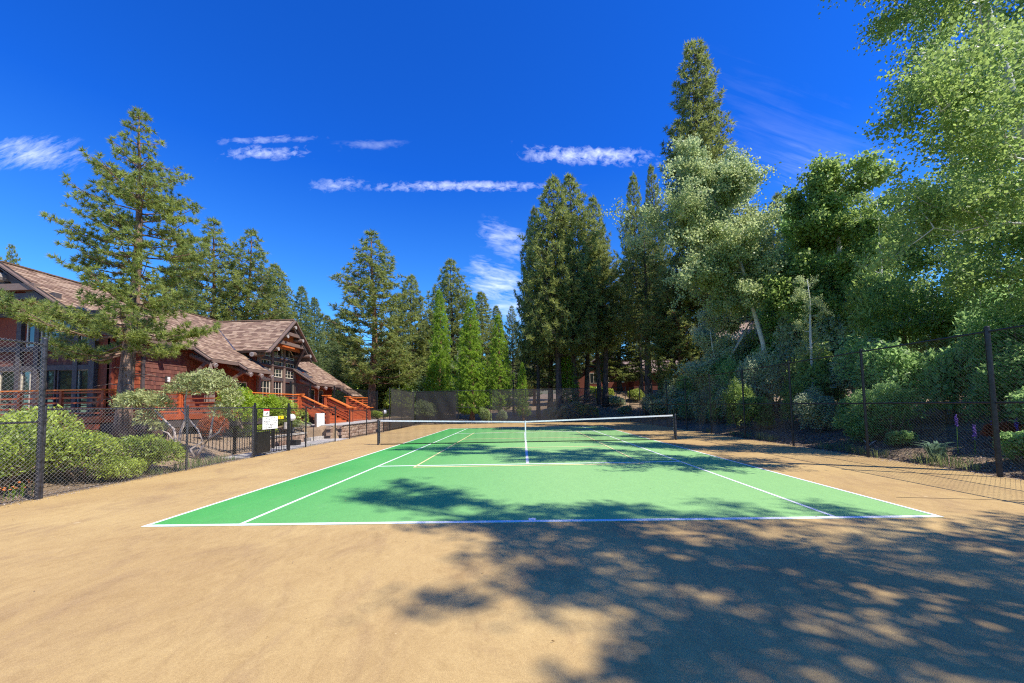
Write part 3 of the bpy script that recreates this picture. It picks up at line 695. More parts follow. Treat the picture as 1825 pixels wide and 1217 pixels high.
# gable truss and soffit
MB().box(-23.6, -19.0, 10.05, 10.3, fz(537)-.15, fz(537)+.1).build('truss_beam', MT['trim'], hs_)
MB().box(-22.9, -19.7, 9.9, 10.12, fz(524)-.13, fz(524)+.14).build('truss_beam', MT['timber'], hs_)
for sg in (-1, 1):
    MB().beam((RX+.0, 10.2, RZ-.45), (RX+sg*4.2, 10.2, RZ-.45-SL*4.2), .2, .24, (0, -1, 0)).build('truss_rafter', MT['trim'], hs_)
MB().tube([(RX, 10.9, RZ-.62), (RX, 9.75, RZ-.62)], .2, 10).build('ridge_log', MT['log_end'], hs_)
MB().box(RX-.12, RX+.12, 10.08, 10.28, fz(524), RZ-.5).build('king_post', MT['trim'], hs_)
# glazed bay wall under the dormer: x = -16.55 faces the court
BXW = -16.5
bay = MB(); bay.raw([(BXW, 18.9, 1.4), (BXW, 23.1, 1.4), (BXW, 23.1, 5.5), (BXW, DY, DZ-.25), (BXW, 18.9, 5.5)], [(4, 3, 2, 1, 0), (0, 1, 2, 3, 4)]); bay.build('bay_wall', MT['timber'], hs_)
MB().box(BXW-4.2, BXW-.02, 18.75, 18.9, 3.6, 5.4).build('dormer_side', MT['cedar_wall'], hs_)
MB().box(BXW-4.2, BXW-.02, 23.1, 23.25, 3.6, 5.4).build('dormer_side', MT['cedar_wall'], hs_)
def baywin(y0, y1, z0, z1, cols=2, rows=3, ztop=None):
    x = BXW+.012; d = .05; f_ = .055
    zt0 = z1 if ztop is None else ztop(y0); zt1 = z1 if ztop is None else ztop(y1)
    w = MB(); w.box(x, x+d, y0, y1, z0, z0+f_); w.box(x, x+d, y0, y0+f_, z0+f_, zt0-.02); w.box(x, x+d, y1-f_, y1, z0+f_, zt1-.02)
    w.beam((x+d/2, y0, zt0), (x+d/2, y1, zt1), d, f_, (1, 0, 0))
    o = w.build('window', MT['cream'], hs_)
    MB().raw([(x+.012, y0+f_, z0+f_), (x+.012, y1-f_, z0+f_), (x+.012, y1-f_, zt1-.03), (x+.012, y0+f_, zt0-.03)], [(0, 1, 2, 3)]).build('pane', MT['glass'], o)
    for c in range(1, cols): yy = y0+(y1-y0)*c/cols; MB().box(x+.016, x+.036, yy-.014, yy+.014, z0+f_, zt0+(zt1-zt0)*c/cols-.03).build('muntin', MT['cream'], o)
    for c in range(1, rows): q = z0+(min(zt0, zt1)-z0)*c/rows; MB().box(x+.016, x+.034, y0+f_, y1-f_, q-.014, q+.014).build('muntin', MT['cream'], o)
cols_ = [18.98, 20.25, 21.55, 22.95]
for a, b in zip(cols_, cols_[1:]):
    baywin(a+.13, b-.13, 3.78, 4.82, 3, 4); baywin(a+.13, b-.13, 1.6, 3.5, 3 if a < 21 else 1, 4 if a < 21 else 1)
    baywin(a+.13, b-.13, 5.08, 6, 2, 2, ztop=lambda y: min(6.6, DZ-.55-DS*abs(y-DY)))
for y in cols_: MB().box(BXW, BXW+.16, y-.1, y+.1, 1.4, min(6.6, DZ-.4-DS*abs(y-DY))).build('bay_post', MT['timber'], hs_)
for z in (3.63, 4.95): MB().box(BXW+.001, BXW+.13, 18.9, 23.05, z-.1, z+.1).build('bay_beam', MT['trim'], hs_)
# projecting log ties in the gable
for (y0, y1, z, xx) in ((19.75, 22.05, 6.62, DX1-.15), (19.1, 22.7, 5.95, DX1-.2)):
    MB().beam((xx, y0, z), (xx, y1, z), .2, .22).build('collar_tie', MT['timber'], hs_)
for (y, z) in ((DY, 7.1), (20.0, 6.35), (21.8, 6.35), (19.0, 5.4), (22.8, 5.4)):
    lg = MB().tube([(BXW-.3, y, z), (DX1+.12, y, z)], .12, 10).build('purlin_log', MT['timber'], hs_)
    MB().tube([(DX1+.12, y, z), (DX1+.14, y, z)], .115, 10).build('log_end', MT['log_end'], lg)
MB().beam((BXW+.05, 22.9, 4.5), (DX1-.1, 22.4, 5.9), .16, .18).build('brace', MT['trim'], hs_)
for y in (21.0, 21.5):
    MB().ball((BXW+.28, y, 5.05), .1, 12, 8).build('flood_lamp', MT['log_end'], hs_)
MB().raw([(DX1-.5, DY, DZ-.35), (DX1-.5, 19.0, DZ-.35-DS*1.9), (DX1-.5, 22.8, DZ-.35-DS*1.9)], [(0, 1, 2)]).build('gable_panel', MT['soffit'], hs_)
# lower windows beside the bay
for (x, y0, y1, z0, z1) in ((-15.74, 23.5, 24.3, 1.7, 3.1), (-16.69, 17.3, 18.2, 2.2, 3.3), (-15.74, 24.9, 25.6, 2.0, 3.1)):
    o = MB().box(x, x+.05, y0, y1, z0, z1).build('window', MT['cream'], hs_); MB().box(x+.051, x+.056, y0+.07, y1-.07, z0+.07, z1-.07).build('pane', MT['glass'], o)

# ------------------------------------------------------------------ deck, rails and stairs
DZK = 1.5
dk = thing('timber_deck', 'raised redwood deck with orange board railings round the lodge', 'deck', (-15.3, 8.6, 0))
def deck(x0, x1, y0, y1):
    n = int((y1-y0)/.145)
    mb = MB()
    for k in range(n): mb.box(x0, x1, y0+k*.145, y0+k*.145+.138, DZK-.04, DZK)
    mb.build('deck_boards', MT['redwood'], dk, kind='stuff')
deck(-26.5, -15.3, 8.6, 10.98); deck(-17.4, -15.3, 11.2, 12.0); deck(-17.4, -13.2, 12.0, 24.4)
def fascia(p, q, sk='redwood'):
    MB().beam((*p, DZK-.12), (*q, DZK-.12), .05, .22).build('fascia_board', MT['redwood'], dk)
    MB().beam((*p, DZK-.42), (*q, DZK-.42), .05, .3).build('skirt_board', MT[sk], dk)
fascia((-26.5, 8.57), (-15.3, 8.57)); fascia((-15.27, 8.6), (-15.27, 12), 'trim'); fascia((-15.3, 11.97), (-13.2, 11.97), 'trim'); fascia((-13.17, 12), (-13.17, 17.75), 'trim')
MB().beam((-26.5, 8.75, DZK-.72), (-16.3, 8.75, DZK-.72), .2, .26).build('support_beam', MT['timber'], dk)
for x in (-25, -22, -19, -16.5): MB().box(x-.1, x+.1, 8.65, 8.85, 0, DZK-.85).build('support_post', MT['timber'], dk)
for (x, y) in ((-15.4, 11.8), (-13.35, 12.2), (-13.35, 15), (-13.35, 17.5)): MB().box(x-.08, x+.08, y-.08, y+.08, 0, DZK-.58).build('support_post', MT['timber'], dk)
def railing(p, q, z0=DZK, z1=DZK, n=5, top=.97, parent=None, posts=True, cap=.16):
    p = Vector((*p, z0)); q = Vector((*q, z1)); L = (q-p).length; d = (q-p)
    MB().beam(p+Vector((0, 0, top)), q+Vector((0, 0, top)), cap, .05).build('rail_cap', MT['rail_top'], parent or dk)
    for k in range(n):
        z = .12+k*(top-.22)/max(n-1, 1)*1.0
        MB().beam(p+Vector((0, 0, z)), q+Vector((0, 0, z)), .04, .058).build('rail_board', MT['redwood'], parent or dk)
    if posts:
        m_ = max(1, round(L/1.5))
        for k in range(m_+1):
            c_ = p+d*(k/m_); MB().box(c_.x-.045, c_.x+.045, c_.y-.045, c_.y+.045, c_.z-.2, c_.z+top-.03).build('rail_post', MT['redwood'], parent or dk)
railing((-26.5, 8.65), (-20, 8.65)); railing((-20, 8.65), (-15.3, 8.65)); railing((-15.35, 8.7), (-15.35, 11.95)); railing((-15.3, 12.05), (-13.25, 12.05)); railing((-13.25, 12.1), (-13.25, 17.75))
# lattice under the deck
mb = MB(); chain(mb, (-15.25, 8.8), (-15.25, 12), .35, DZK-.6, 0, .1, .012); mb.build('lattice', MT['timber'], dk, kind='stuff')
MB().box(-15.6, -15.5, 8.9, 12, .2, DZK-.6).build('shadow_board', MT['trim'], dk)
st = thing('timber_stairs', 'wide orange timber stairs with three sloping handrails beside the lodge', 'stairs', (-12.3, 21, .7))
GZ = .70
for (ya, yb) in ((17.9, 21.0), (21.15, 24.3)):
    for k in range(5):
        xx = -13.1+.33*k; z = DZK-.16*(k+1)
        MB().box(xx, xx+.155, ya+.05, yb-.05, z-.045, z).build('tread', MT['redwood'], st)
        MB().box(xx+.165, xx+.32, ya+.05, yb-.05, z-.045, z).build('tread', MT['redwood'], st)
        MB().box(xx-.02, xx-.001, ya+.05, yb-.05, z-.01, z+.11).build('riser', MT['redwood'], st)
def stair_rail(y):
    p = Vector((-13.2, y, DZK)); q = Vector((-11.55, y, GZ)); 
    MB().beam(p+Vector((0, 0, .97)), q+Vector((0, 0, .97)), .2, .055).build('rail_cap', MT['rail_top'], st)
    for z in (.1, .32, .54, .76): MB().beam(p+Vector((0, 0, z)), q+Vector((0, 0, z)), .045, .1).build('rail_board', MT['redwood'], st)
    for c_ in (p, q): MB().box(c_.x-.08, c_.x+.08, y-.08, y+.08, c_.z-.15, c_.z+.93).build('newel', MT['redwood'], st)
    MB().box(-13.42, -13.0, y-.13, y+.13, DZK+.98, DZK+1.03).build('newel_cap', MT['rail_top'], st)
    MB().box(-11.75, -11.3, y-.13, y+.13, GZ+.93, GZ+.98).build('newel_cap', MT['rail_top'], st)
for y in (17.9, 21.0, 21.25, 24.35): stair_rail(y)
rl = thing('deck_railing', 'orange board railing running back from the farthest stair handrail', 'railing', (-13.2, 24.5, DZK))
railing((-13.2, 24.5), (-13.2, 28.5), parent=rl, n=6)
MB().box(-17, -13.2, 24.4, 28.5, .3, DZK-.001).build('landing', MT['redwood'], rl)
# black iron picket fences on the landing
def iron(label, pts, z0, h, gap=.12, thick=.018):
    f = thing('iron_picket_fence', label, 'fence', (*pts[0], z0))
    for a, b in zip(pts, pts[1:]):
        a = Vector((*a, z0)); b = Vector((*b, z0)); d = b-a; n = max(1, int(d.length/gap))
        for z in (.1, h-.1): MB().beam(a+Vector((0, 0, z)), b+Vector((0, 0, z)), .03, .035).build('iron_rail', MT['black'], f)
        for k in range(n+1):
            p = a+d*(k/n); MB().box(p.x-thick/2, p.x+thick/2, p.y-thick/2, p.y+thick/2, z0, z0+h).build('picket', MT['black'], f)
        for p in (a, b): MB().box(p.x-.04, p.x+.04, p.y-.04, p.y+.04, z0-.05, z0+h+.08).build('post', MT['black'], f)
    return f
iron('dark iron gate and pickets at the top of the timber stairs', [(-14.2, 18.6), (-14.2, 20.9)], DZK, 1.75, .09, .022)
iron('black iron fence standing behind the stairs before the trees', [(-14.2, 24.3), (-14.2, 31.0)], DZK, 1.75, .13)
iron('short black iron fence to the right of the stairs', [(-11.7, 24.6), (-11.7, 26.4)], .7, 2.2, .12)
iron('low black picket fence in the garden left of the court gate', [(-13.2, 8.9), (-10.6, 8.9), (-10.6, 11.2)], .05, .85, .13)

# patio umbrella folded on the deck
um = thing('patio_umbrella', 'folded taupe patio umbrella standing on the deck', 'umbrella', (-14.6, 12.75, DZK))
MB().tube([(-14.6, 12.75, DZK), (-14.6, 12.75, DZK+2.35)], .022, 8).build('pole', MT['timber'], um)
mb = MB(); prof = [(.5, .17), (.9, .16), (1.5, .13), (2.0, .09), (2.3, .03)]; vs = []; nseg = 20
for z, r_ in prof:
    for k in range(nseg): a = 2*math.pi*k/nseg; rr_ = r_*(1+.28*(k % 2)); vs.append((-14.6+rr_*math.cos(a), 12.75+rr_*math.sin(a), DZK+z))
mb.raw(vs, [(i*nseg+k, i*nseg+(k+1) % nseg, (i+1)*nseg+(k+1) % nseg, (i+1)*nseg+k) for i in range(4) for k in range(nseg)]); mb.build('folded_canopy', MT['umb'], um)
MB().tube([(-14.6, 12.75, DZK), (-14.6, 12.75, DZK+.08)], .25, 16).build('base', MT['trim'], um)

# ------------------------------------------------------------------ retaining walls, steps, path
def blockwall(label, x, y0, y1, courses, bh=.17, bl=.42, z0=0.0, th=.24):
    w = thing('retaining_wall', label, 'wall', (x, y0, z0)); rr = random.Random(int(y0))
    var = []
    for k in range(3):
        mb = MB(); e = .012; j = [rr.uniform(-.008, .008) for _ in range(8)]
        mb.raw([(-th/2, -bl/2+e, 0), (th/2-e, -bl/2+e, 0), (th/2-e, bl/2-e, 0), (-th/2, bl/2-e, 0), (-th/2, -bl/2+e, bh-.01), (th/2+j[0]-.015, -bl/2+e, bh-.012), (th/2+j[1]-.015, bl/2-e, bh-.012), (-th/2, bl/2-e, bh-.01), (th/2+j[2]+.01, 0, bh*.5)],
               [(4, 5, 6, 7), (0, 1, 5, 4), (2, 3, 7, 6), (1, 8, 5), (1, 2, 8), (2, 6, 8), (6, 5, 8), (3, 0, 4, 7)])
        me = mb.mesh('block'); me.materials.append(MT['stone']); var.append(me)
    MB().box(x-th/2, x+th/2-.04, y0+.01, y1-.01, z0-.05, z0+courses*bh-.02).build('core', MT['trim'], w)
    for c in range(courses):
        n = int((y1-y0)/bl)
        for k in range(n+(c % 2)):
            yy = y0+bl/2+k*bl-(bl/2 if c % 2 else 0); yy = min(max(yy, y0+bl*.3), y1-bl*.3)
            o = bpy.data.objects.new('block', rr.choice(var)); COL.objects.link(o); o.parent = w
            o.location = (rr.uniform(-.008, .008)+.0015*c, yy-y0, c*bh)
    MB().box(x-th/2-.02, x+th/2+.04, y0, y1, z0+courses*bh, z0+courses*bh+.06).build('coping', MT['concrete'], w)
blockwall('low pale block wall behind the fence left of the concrete steps', -11.1, 10.8, 14.5, 2, .2, .5)
blockwall('brown block retaining wall in front of the timber stairs', -10.05, 16.2, 30.0, 4, .17, .42)
blockwall('small stub of block wall beside the concrete steps', -10.55, 15.95, 16.2, 4, .17, .25)
cs = thing('concrete_steps', 'short flight of grey concrete steps behind the low fence', 'steps', (-10.5, 15, 0))
for k in range(4): MB().box(-11.1-.3*k, -10.8-.3*k+.0, 14.55, 15.95, -.03, .17*(k+1)).build('step', MT['concrete'], cs)
hr = thing('step_handrail', 'thin black handrail sloping beside the concrete steps', 'handrail', (-10.7, 14.5, 0))
MB().tube([(-10.6, 14.45, .0), (-10.6, 14.45, .75), (-11.9, 14.45, 1.45), (-11.9, 14.45, .6)], .018, 8).build('rail', MT['black'], hr)
h2 = thing('garden_handrail', 'low black pipe rail on top of the pale block wall', 'handrail', (-10.9, 11, 0))
MB().tube([(-10.85, 10.9, .3), (-10.85, 10.9, .55), (-10.85, 13.6, .6), (-10.85, 13.6, .2)], .016, 8).build('rail', MT['black'], h2)
tag(MB().box(-10.9, -9.45, 8.0, 16.0, -.03, .012).build('concrete_walk', MT['concrete']), kind='structure')
tag(MB().box(-13.5, -10.2, 16.3, 27.0, .6, .725).build('stair_landing_pavement', MT['concrete']), kind='structure')
pl = thing('planter_box', 'small black square planter on the walk behind the fence', 'planter', (-10.35, 12.3, .01))
MB().box(-10.55, -10.2, 12.2, 12.6, .012, .24).build('box', MT['black'], pl); MB().box(-10.5, -10.25, 12.25, 12.55, .2, .235).build('soil', MT['mulch'], pl)

# globe lamps
def globe(label, x, y, z0, z, r):
    t = thing('globe_lamp', label, 'lamp', (x, y, z0))
    MB().ball((x, y, z), r, 24, 16).build('globe', MT['globe'], t, smooth=True)
    MB().tube([(x, y, z0-.1), (x, y, z-r*.9)], .03, 10).build('pole', MT['black'], t); MB().tube([(x, y, z-r*1.08), (x, y, z-r*.85)], .06, 10).build('collar', MT['black'], t)
p = at(520, 744, 11.6); globe('big white globe lamp between the gate and the orange stairs', p[0], 11.6, .4, p[2], .155)
p = at(686, 734, 23.2); globe('small white globe lamp by the corner of the windscreen', p[0], 23.2, .6, p[2], .15)
p = at(1045.5, 683.5, 44); globe('distant white globe lamp glimpsed among the far pine trunks', p[0], 44, H(p[0], 44), p[2], .2)

# ------------------------------------------------------------------ cabins in the woods
def cabin(label, x, y, z, w, d, h, rh, ridge='x', wins=()):
    c = thing('wood_cabin', label, 'building', (x, y, z))
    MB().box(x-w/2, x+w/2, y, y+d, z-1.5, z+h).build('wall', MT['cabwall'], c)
    o = .7
    if ridge == 'x':
        for sg in (0, 1):
            ye = y-o if sg == 0 else y+d+o; ym = y+d/2; zz_ = h-.15
            MB().raw([(x-w/2-o, ye, z+zz_), (x+w/2+o, ye, z+zz_), (x+w/2+o, ym, z+h+rh), (x-w/2-o, ym, z+h+rh), (x-w/2-o, ye, z+zz_-.2), (x+w/2+o, ye, z+zz_-.2), (x+w/2+o, ym, z+h+rh-.2), (x-w/2-o, ym, z+h+rh-.2)],
                     [(0, 1, 2, 3), (7, 6, 5, 4), (0, 4, 5, 1), (1, 5, 6, 2), (3, 7, 4, 0)]).build('roof', MT['cabroof'], c)
    else:
        MB().raw([(x-w/2, y, z+h), (x+w/2, y, z+h), (x, y, z+h+rh)], [(0, 1, 2)]).build('gable', MT['cabwall'], c)
        for sg in (-1, 1):
            xe = x+sg*(w/2+o); k = rh/(w/2); ze = z+h-o*k
            MB().raw([(xe, y-o, ze), (x, y-o, z+h+rh), (x, y+d, z+h+rh), (xe, y+d, ze), (xe, y-o, ze-.2), (x, y-o, z+h+rh-.2), (x, y+d, z+h+rh-.2), (xe, y+d, ze-.2)],
                     [(0, 1, 2, 3), (7, 6, 5, 4), (0, 4, 5, 1), (1, 5, 6, 2), (3, 7, 4, 0)]).build('roof', MT['cabroof'], c)
            MB().beam((xe, y-o-.03, ze-.08), (x, y-o-.03, z+h+rh-.08), .08, .3, (0, -1, 0)).build('barge_board', MT['trim'], c)
    for (wx, wz, ww, wh) in wins:
        o_ = MB().box(x+wx-ww/2, x+wx+ww/2, y-.06, y, z+wz, z+wz+wh).build('window', MT['cream'], c)
        MB().box(x+wx-ww/2+.08, x+wx+ww/2-.08, y-.075, y-.061, z+wz+.08, z+wz+wh-.08).build('pane', MT['glass'], o_)
        MB().box(x+wx-.03, x+wx+.03, y-.09, y-.076, z+wz+.08, z+wz+wh-.08).build('muntin', MT['cream'], o_)
    return c
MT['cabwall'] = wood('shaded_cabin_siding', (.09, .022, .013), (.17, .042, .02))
MT['cabroof'] = plain('cabin_shingle_roof', (.24, .17, .14), .9, var=.25, scale=3, bmp=.3)
xc = at(1078, 670, 52)[0]
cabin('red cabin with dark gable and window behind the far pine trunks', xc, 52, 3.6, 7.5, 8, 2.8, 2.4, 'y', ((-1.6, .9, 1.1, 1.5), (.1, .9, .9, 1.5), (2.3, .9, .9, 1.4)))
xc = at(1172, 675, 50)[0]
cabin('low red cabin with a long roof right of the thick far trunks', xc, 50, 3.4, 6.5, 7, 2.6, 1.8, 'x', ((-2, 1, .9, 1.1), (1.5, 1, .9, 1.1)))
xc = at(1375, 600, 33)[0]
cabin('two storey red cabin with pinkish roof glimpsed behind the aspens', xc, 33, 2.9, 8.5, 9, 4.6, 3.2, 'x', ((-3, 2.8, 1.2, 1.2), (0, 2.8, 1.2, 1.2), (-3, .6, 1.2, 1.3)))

# ------------------------------------------------------------------ conifers
def prof_r(profile, z):
    zs = [p[0] for p in profile]; rs = [p[1] for p in profile]; return float(np.interp(z, zs, rs))
def conifer(h, tr, cb, profile, mat, bark='pine_bark', dz=.45, per=4, nl=.22, nw=.022, nn_=14, tw=5.0, tsp=.22, a0=.1, b0=.25, lean=(0, 0), seed=1, twigs=True, fill=.35, spread=1.0, dead=0):
    """returns (trunk mesh, crown mesh); crown = needle tufts along side twigs of every limb"""
    rg = np.random.default_rng(seed); mb = MB(); K = 12
    def axis(z): f = z/h; return Vector((lean[0]*f*f+.04*tr*10*math.sin(f*7+seed), lean[1]*f*f+.03*tr*10*math.sin(f*5+seed*2), z))
    mb.tube([axis(h*k/K) for k in range(K+1)], [tr*(1.25 if k == 0 else 1)*max(.04, (1-k/K)**.85) for k in range(K+1)], 12)
    C = []; A = []; lim = MB()
    z = cb
    while z < h-.15:
        f = (z-cb)/(h-cb); n = per if f < .85 else max(3, per-1); ph = rg.uniform(0, 6.28)
        for k in range(n):
            az = ph+k*6.283/n+rg.uniform(-.35, .35); zz = z+rg.uniform(-.3, .3)*dz; L = prof_r(profile, zz)*rg.uniform(.62, 1.12)
            if L < .12: continue
            d = np.array([math.cos(az), math.sin(az), 0]); o = np.array(axis(max(.1, zz)))
            aa = a0+f*.75+rg.uniform(-.12, .12); bb = b0*(1-f)
            def P(s): return o+d*L*s+np.array([0, 0, L*(aa*s*.55+bb*s*s-.12*(1-f)*math.sin(s*3.1))])
            if twigs: lim.tube([P(0), P(.35), P(.7), P(1)], [max(.012, tr*.17*(1-f*.6)), max(.01, tr*.12*(1-f*.6)), .014, .006], 5, cap=False)
            nt_ = max(3, int(L*tw)); s0 = .26 if f < .6 else .08
            for q in range(nt_):
                s = s0+(1-s0)*(q+rg.random())/nt_; side = 1 if rg.random() < .5 else -1
                tl = L*.42*(1.15-s)*rg.uniform(.5, 1.2)+.12; ang = side*rg.uniform(.5, 1.1)
                td = np.array([d[0]*math.cos(ang)-d[1]*math.sin(ang), d[0]*math.sin(ang)+d[1]*math.cos(ang), rg.uniform(0, .45)])
                p0 = P(s); m_ = max(1, int(tl/tsp))
                if twigs and tl > .3: lim.tube([p0, p0+td*tl], [.009, .005], 3, cap=False)
                for w in range(m_): C.append(p0+td*tl*((w+1)/m_)+rg.normal(size=3)*.03); A.append(td+np.array([0, 0, .35]))
            C.append(P(1)); A.append(d+np.array([0, 0, .4]))
        z += dz*rg.uniform(.75, 1.2)
    for q in range(4): C.append(np.array(axis(h-.1*q))); A.append(np.array([0, 0, 1.]))
    for q in range(dead):
        zz = rg.uniform(cb*.45, cb*1.25); az = rg.uniform(0, 6.28); L = rg.uniform(.5, 1.5); o = axis(zz); e = o+Vector((math.cos(az), math.sin(az), rg.uniform(-.3, .15)))*L
        lim.tube([o, (o+e)/2+Vector((0, 0, .08)), e], [.022, .014, .006], 4, cap=False)
    C = np.array(C); A = unit(np.array(A))
    P_, T = needles(C, A, nn_, nl, nw, rg, spread)
    return mb.mesh('trunk', True), (lim.mesh('branches') if lim.v else None), fmesh('crown', P_, 3, T), len(C)
TRI = 0
def place_tree(name, label, cat, meshes, bark, leaf, x, y, z=None, sc=1.0, rz=0.0, group=None, scz=None):
    z = float(H(x, y))-.05 if z is None else z
    t = thing(name, label, cat, (x, y, z), rz, group); t.scale = (sc, sc, scz or sc)
    tm, lm, cm = meshes
    if not tm.materials: tm.materials.append(MT[bark])
    if lm is not None and not lm.materials: lm.materials.append(MT[bark])
    if not cm.materials: cm.materials.append(MT[leaf])
    link('trunk', tm, None, t)
    if lm is not None: link('branches', lm, None, t)['kind'] = 'stuff'
    link('crown', cm, None, t); return t
def copy_tree(root, label, x, y, z=None, sc=1.0, rz=0.0, group=None, scz=None, leaf=None, mats={}):
    r = root.copy(); COL.objects.link(r); z = float(H(x, y))-.05 if z is None else z
    r.location = (x, y, z); r.rotation_euler = (0, 0, rz); r.scale = (sc, sc, scz or sc); r['label'] = label
    if group: r['group'] = group
    elif 'group' in r: del r['group']
    for ch in root.children:
        c = ch.copy(); COL.objects.link(c); c.parent = r
        if leaf and ch.name.startswith('crown'):
            c.material_slots[0].link = 'OBJECT'; c.material_slots[0].material = MT[leaf]
    return r
# the big near pine beside the lodge
h1 = 12.1
pf = [(1.5, 1.6), (2.9, 2.3), (3.6, 3.0), (4.4, 2.5), (5.2, 1.8), (6.0, 1.8), (7.0, 2.2), (8.0, 2.15), (9.2, 1.4), (10.2, .85), (11.2, .45), (12.1, .1)]
m1 = conifer(h1, .25, 3.2, pf, 'needle_near', dz=.47, per=5, nl=.19, nw=.028, nn_=30, tw=6.6, tsp=.15, a0=-.02, b0=.16, seed=4, dead=26, lean=(.3, 0))
bx = at(228, 700, 8.0)[0]
place_tree('pine_tree', 'large open branched pine with pale bark standing in front of the lodge', 'pine tree', m1[:3], 'pine_bark', 'needle_near', bx, 8.0, z=.5, rz=2.1)
# generic shapes
def tall(h, r, w=1.0): return [(0, r*.75), (h*.25, r), (h*.45, r*.95), (h*.65, r*.72), (h*.82, r*.42), (h*.93, r*.2), (h, .08)]
B = {}
B['A'] = conifer(16, .26, 3.0, tall(16, 3.0), 'needle', dz=.5, per=5, nl=.36, nw=.062, nn_=13, tw=6.0, tsp=.27, a0=.05, b0=.3, seed=11)
B['B'] = conifer(17, .28, 4.5, tall(17, 3.3), 'needle', dz=.45, per=6, nl=.40, nw=.066, nn_=13, tw=5.2, tsp=.28, a0=.15, b0=.35, seed=12)
B['C'] = conifer(18, .24, 2.0, [(0, 2.6), (4, 2.7), (8, 2.2), (12, 1.5), (15, .9), (17, .4), (18, .1)], 'needle_blue', dz=.36, per=6, nl=.36, nw=.062, nn_=12, tw=5.6, tsp=.28, a0=-.1, b0=.2, seed=13)
B['D'] = conifer(19, .30, 8.0, [(7, 1.6), (9, 2.6), (12, 2.7), (15, 2.0), (17, 1.2), (19, .2)], 'needle_dark', dz=.45, per=5, nl=.38, nw=.062, nn_=12, tw=5.2, tsp=.30, a0=.1, b0=.3, seed=14, dead=14)
B['T'] = conifer(30, .42, 8.0, [(6, 2.6), (10, 3.0), (15, 2.7), (20, 2.3), (24, 1.75), (27, 1.2), (29, .7), (30, .3)], 'needle_dark', dz=.45, per=7, nl=.42, nw=.068, nn_=13, tw=4.8, tsp=.28, a0=.1, b0=.35, seed=15)
B['E'] = conifer(14, .3, 1.0, [(0, 2.1), (2, 2.2), (5, 1.9), (8, 1.4), (11, .85), (13, .35), (14, .06)], 'cedar', dz=.26, per=6, nl=.28, nw=.062, nn_=14, tw=6.5, tsp=.22, a0=.25, b0=.25, seed=16, twigs=False, spread=.8)
B['F'] = conifer(13, .28, 1.5, [(0, 1.7), (2, 1.85), (5, 1.6), (8, 1.15), (11, .6), (13, .06)], 'cedar', dz=.27, per=6, nl=.27, nw=.062, nn_=14, tw=6.5, tsp=.22, a0=.25, b0=.25, seed=17, twigs=False, spread=.8)
ROOT = {}
def con(key, px, ptop, Y, label, leaf, bark='dark_bark', hw=None, rz=0, group=None, name='pine_tree', ztop_off=0):
    """stand tree type `key` so that its top is at the height the photograph shows"""
    p = at(px, ptop, Y); x = p[0]; g0 = float(H(x, Y)); hh = p[2]-g0
    base = {'A': 16, 'B': 17, 'C': 18, 'D': 19, 'T': 30, 'E': 14, 'F': 13}[key]; br = {'A': 3.0, 'B': 3.3, 'C': 2.6, 'D': 2.7, 'T': 2.9, 'E': 2.1, 'F': 1.8}[key]
    sz = hh/base; sxy = sz if hw is None else (hw*(Y-CY)/FPX)/br
    if key not in ROOT:
        ROOT[key] = place_tree(name, label, 'conifer' if key in 'EFC' else 'pine tree', B[key][:3], bark, leaf, x, Y, g0-.05, sxy, rz, group, sz); ROOT[key].name = name
        return ROOT[key]
    r = copy_tree(ROOT[key], label, x, Y, g0-.05, sxy, rz, group, sz, leaf); r.name = name; r['category'] = 'conifer' if key in 'EFC' else 'pine tree'
    return r
con('A', 665, 412, 34, 'tall full pine between the lodge and the court corner', 'needle', hw=86, rz=.4, bark='red_bark')
con('A', 385, 393, 33, 'broad pine rising behind the lodge roof right of the near pine', 'needle', hw=78, rz=2)
con('A', 445, 410, 35, 'rounded pine above the dormer roof', 'needle', hw=76, rz=4)
con('C', 332, 425, 37, 'pine crown half hidden behind the big near pine', 'needle', hw=54, rz=1)
con('B', 490, 470, 42, 'pine just left of the dormer gable peak', 'needle', hw=57, rz=3)
con('D', 20, 436, 36, 'small pine top poking over the gable at the left edge', 'needle', hw=24, rz=1)
con('D', -30, 425, 30, 'pine top at the extreme left behind the lodge', 'needle', hw=40, rz=2)
con('C', 537, 510, 46, 'slim fir behind the dormer peak', 'needle_blue', hw=38, rz=1, name='fir_tree')
con('C', 560, 530, 49, 'slimmer fir right of the dormer peak', 'needle_blue', hw=33, rz=2, name='fir_tree')
con('C', 584, 562, 52, 'small fir top left of its twin in the dip of the skyline', 'needle_blue', hw=33, rz=3, name='fir_tree')
con('C', 601, 567, 54, 'small fir top right of its twin in the dip of the skyline', 'needle_blue', hw=31, rz=5, name='fir_tree')
con('B', 733, 490, 45, 'dark pine right of the tall full pine', 'needle_dark', hw=50, rz=1)
con('B', 803, 463, 50, 'dark pine rising above the leftmost sequoia', 'needle_dark', hw=61, rz=5)
con('A', 770, 560, 48, 'dark pine in the gap left of the sequoias', 'needle_dark', hw=47, rz=2)
con('C', 857, 520, 54, 'dark fir between the two tallest sequoias', 'needle_dark', hw=45, rz=2, name='fir_tree')
con('C', 885, 545, 60, 'distant fir top right of the middle sequoia', 'needle_dark', hw=31, rz=3, name='fir_tree')
con('E', 783, 515, 37, 'bright green sequoia left of the row', 'cedar', hw=26, rz=1, bark='red_bark', name='sequoia_tree')
con('E', 838, 530, 33.4, 'widest bright green sequoia with bare foot seen through the fence', 'cedar', hw=32, rz=3, name='sequoia_tree')
con('F', 888, 560, 33.6, 'bright green sequoia right of the widest one', 'cedar', hw=25, rz=2, bark='red_bark', name='sequoia_tree')
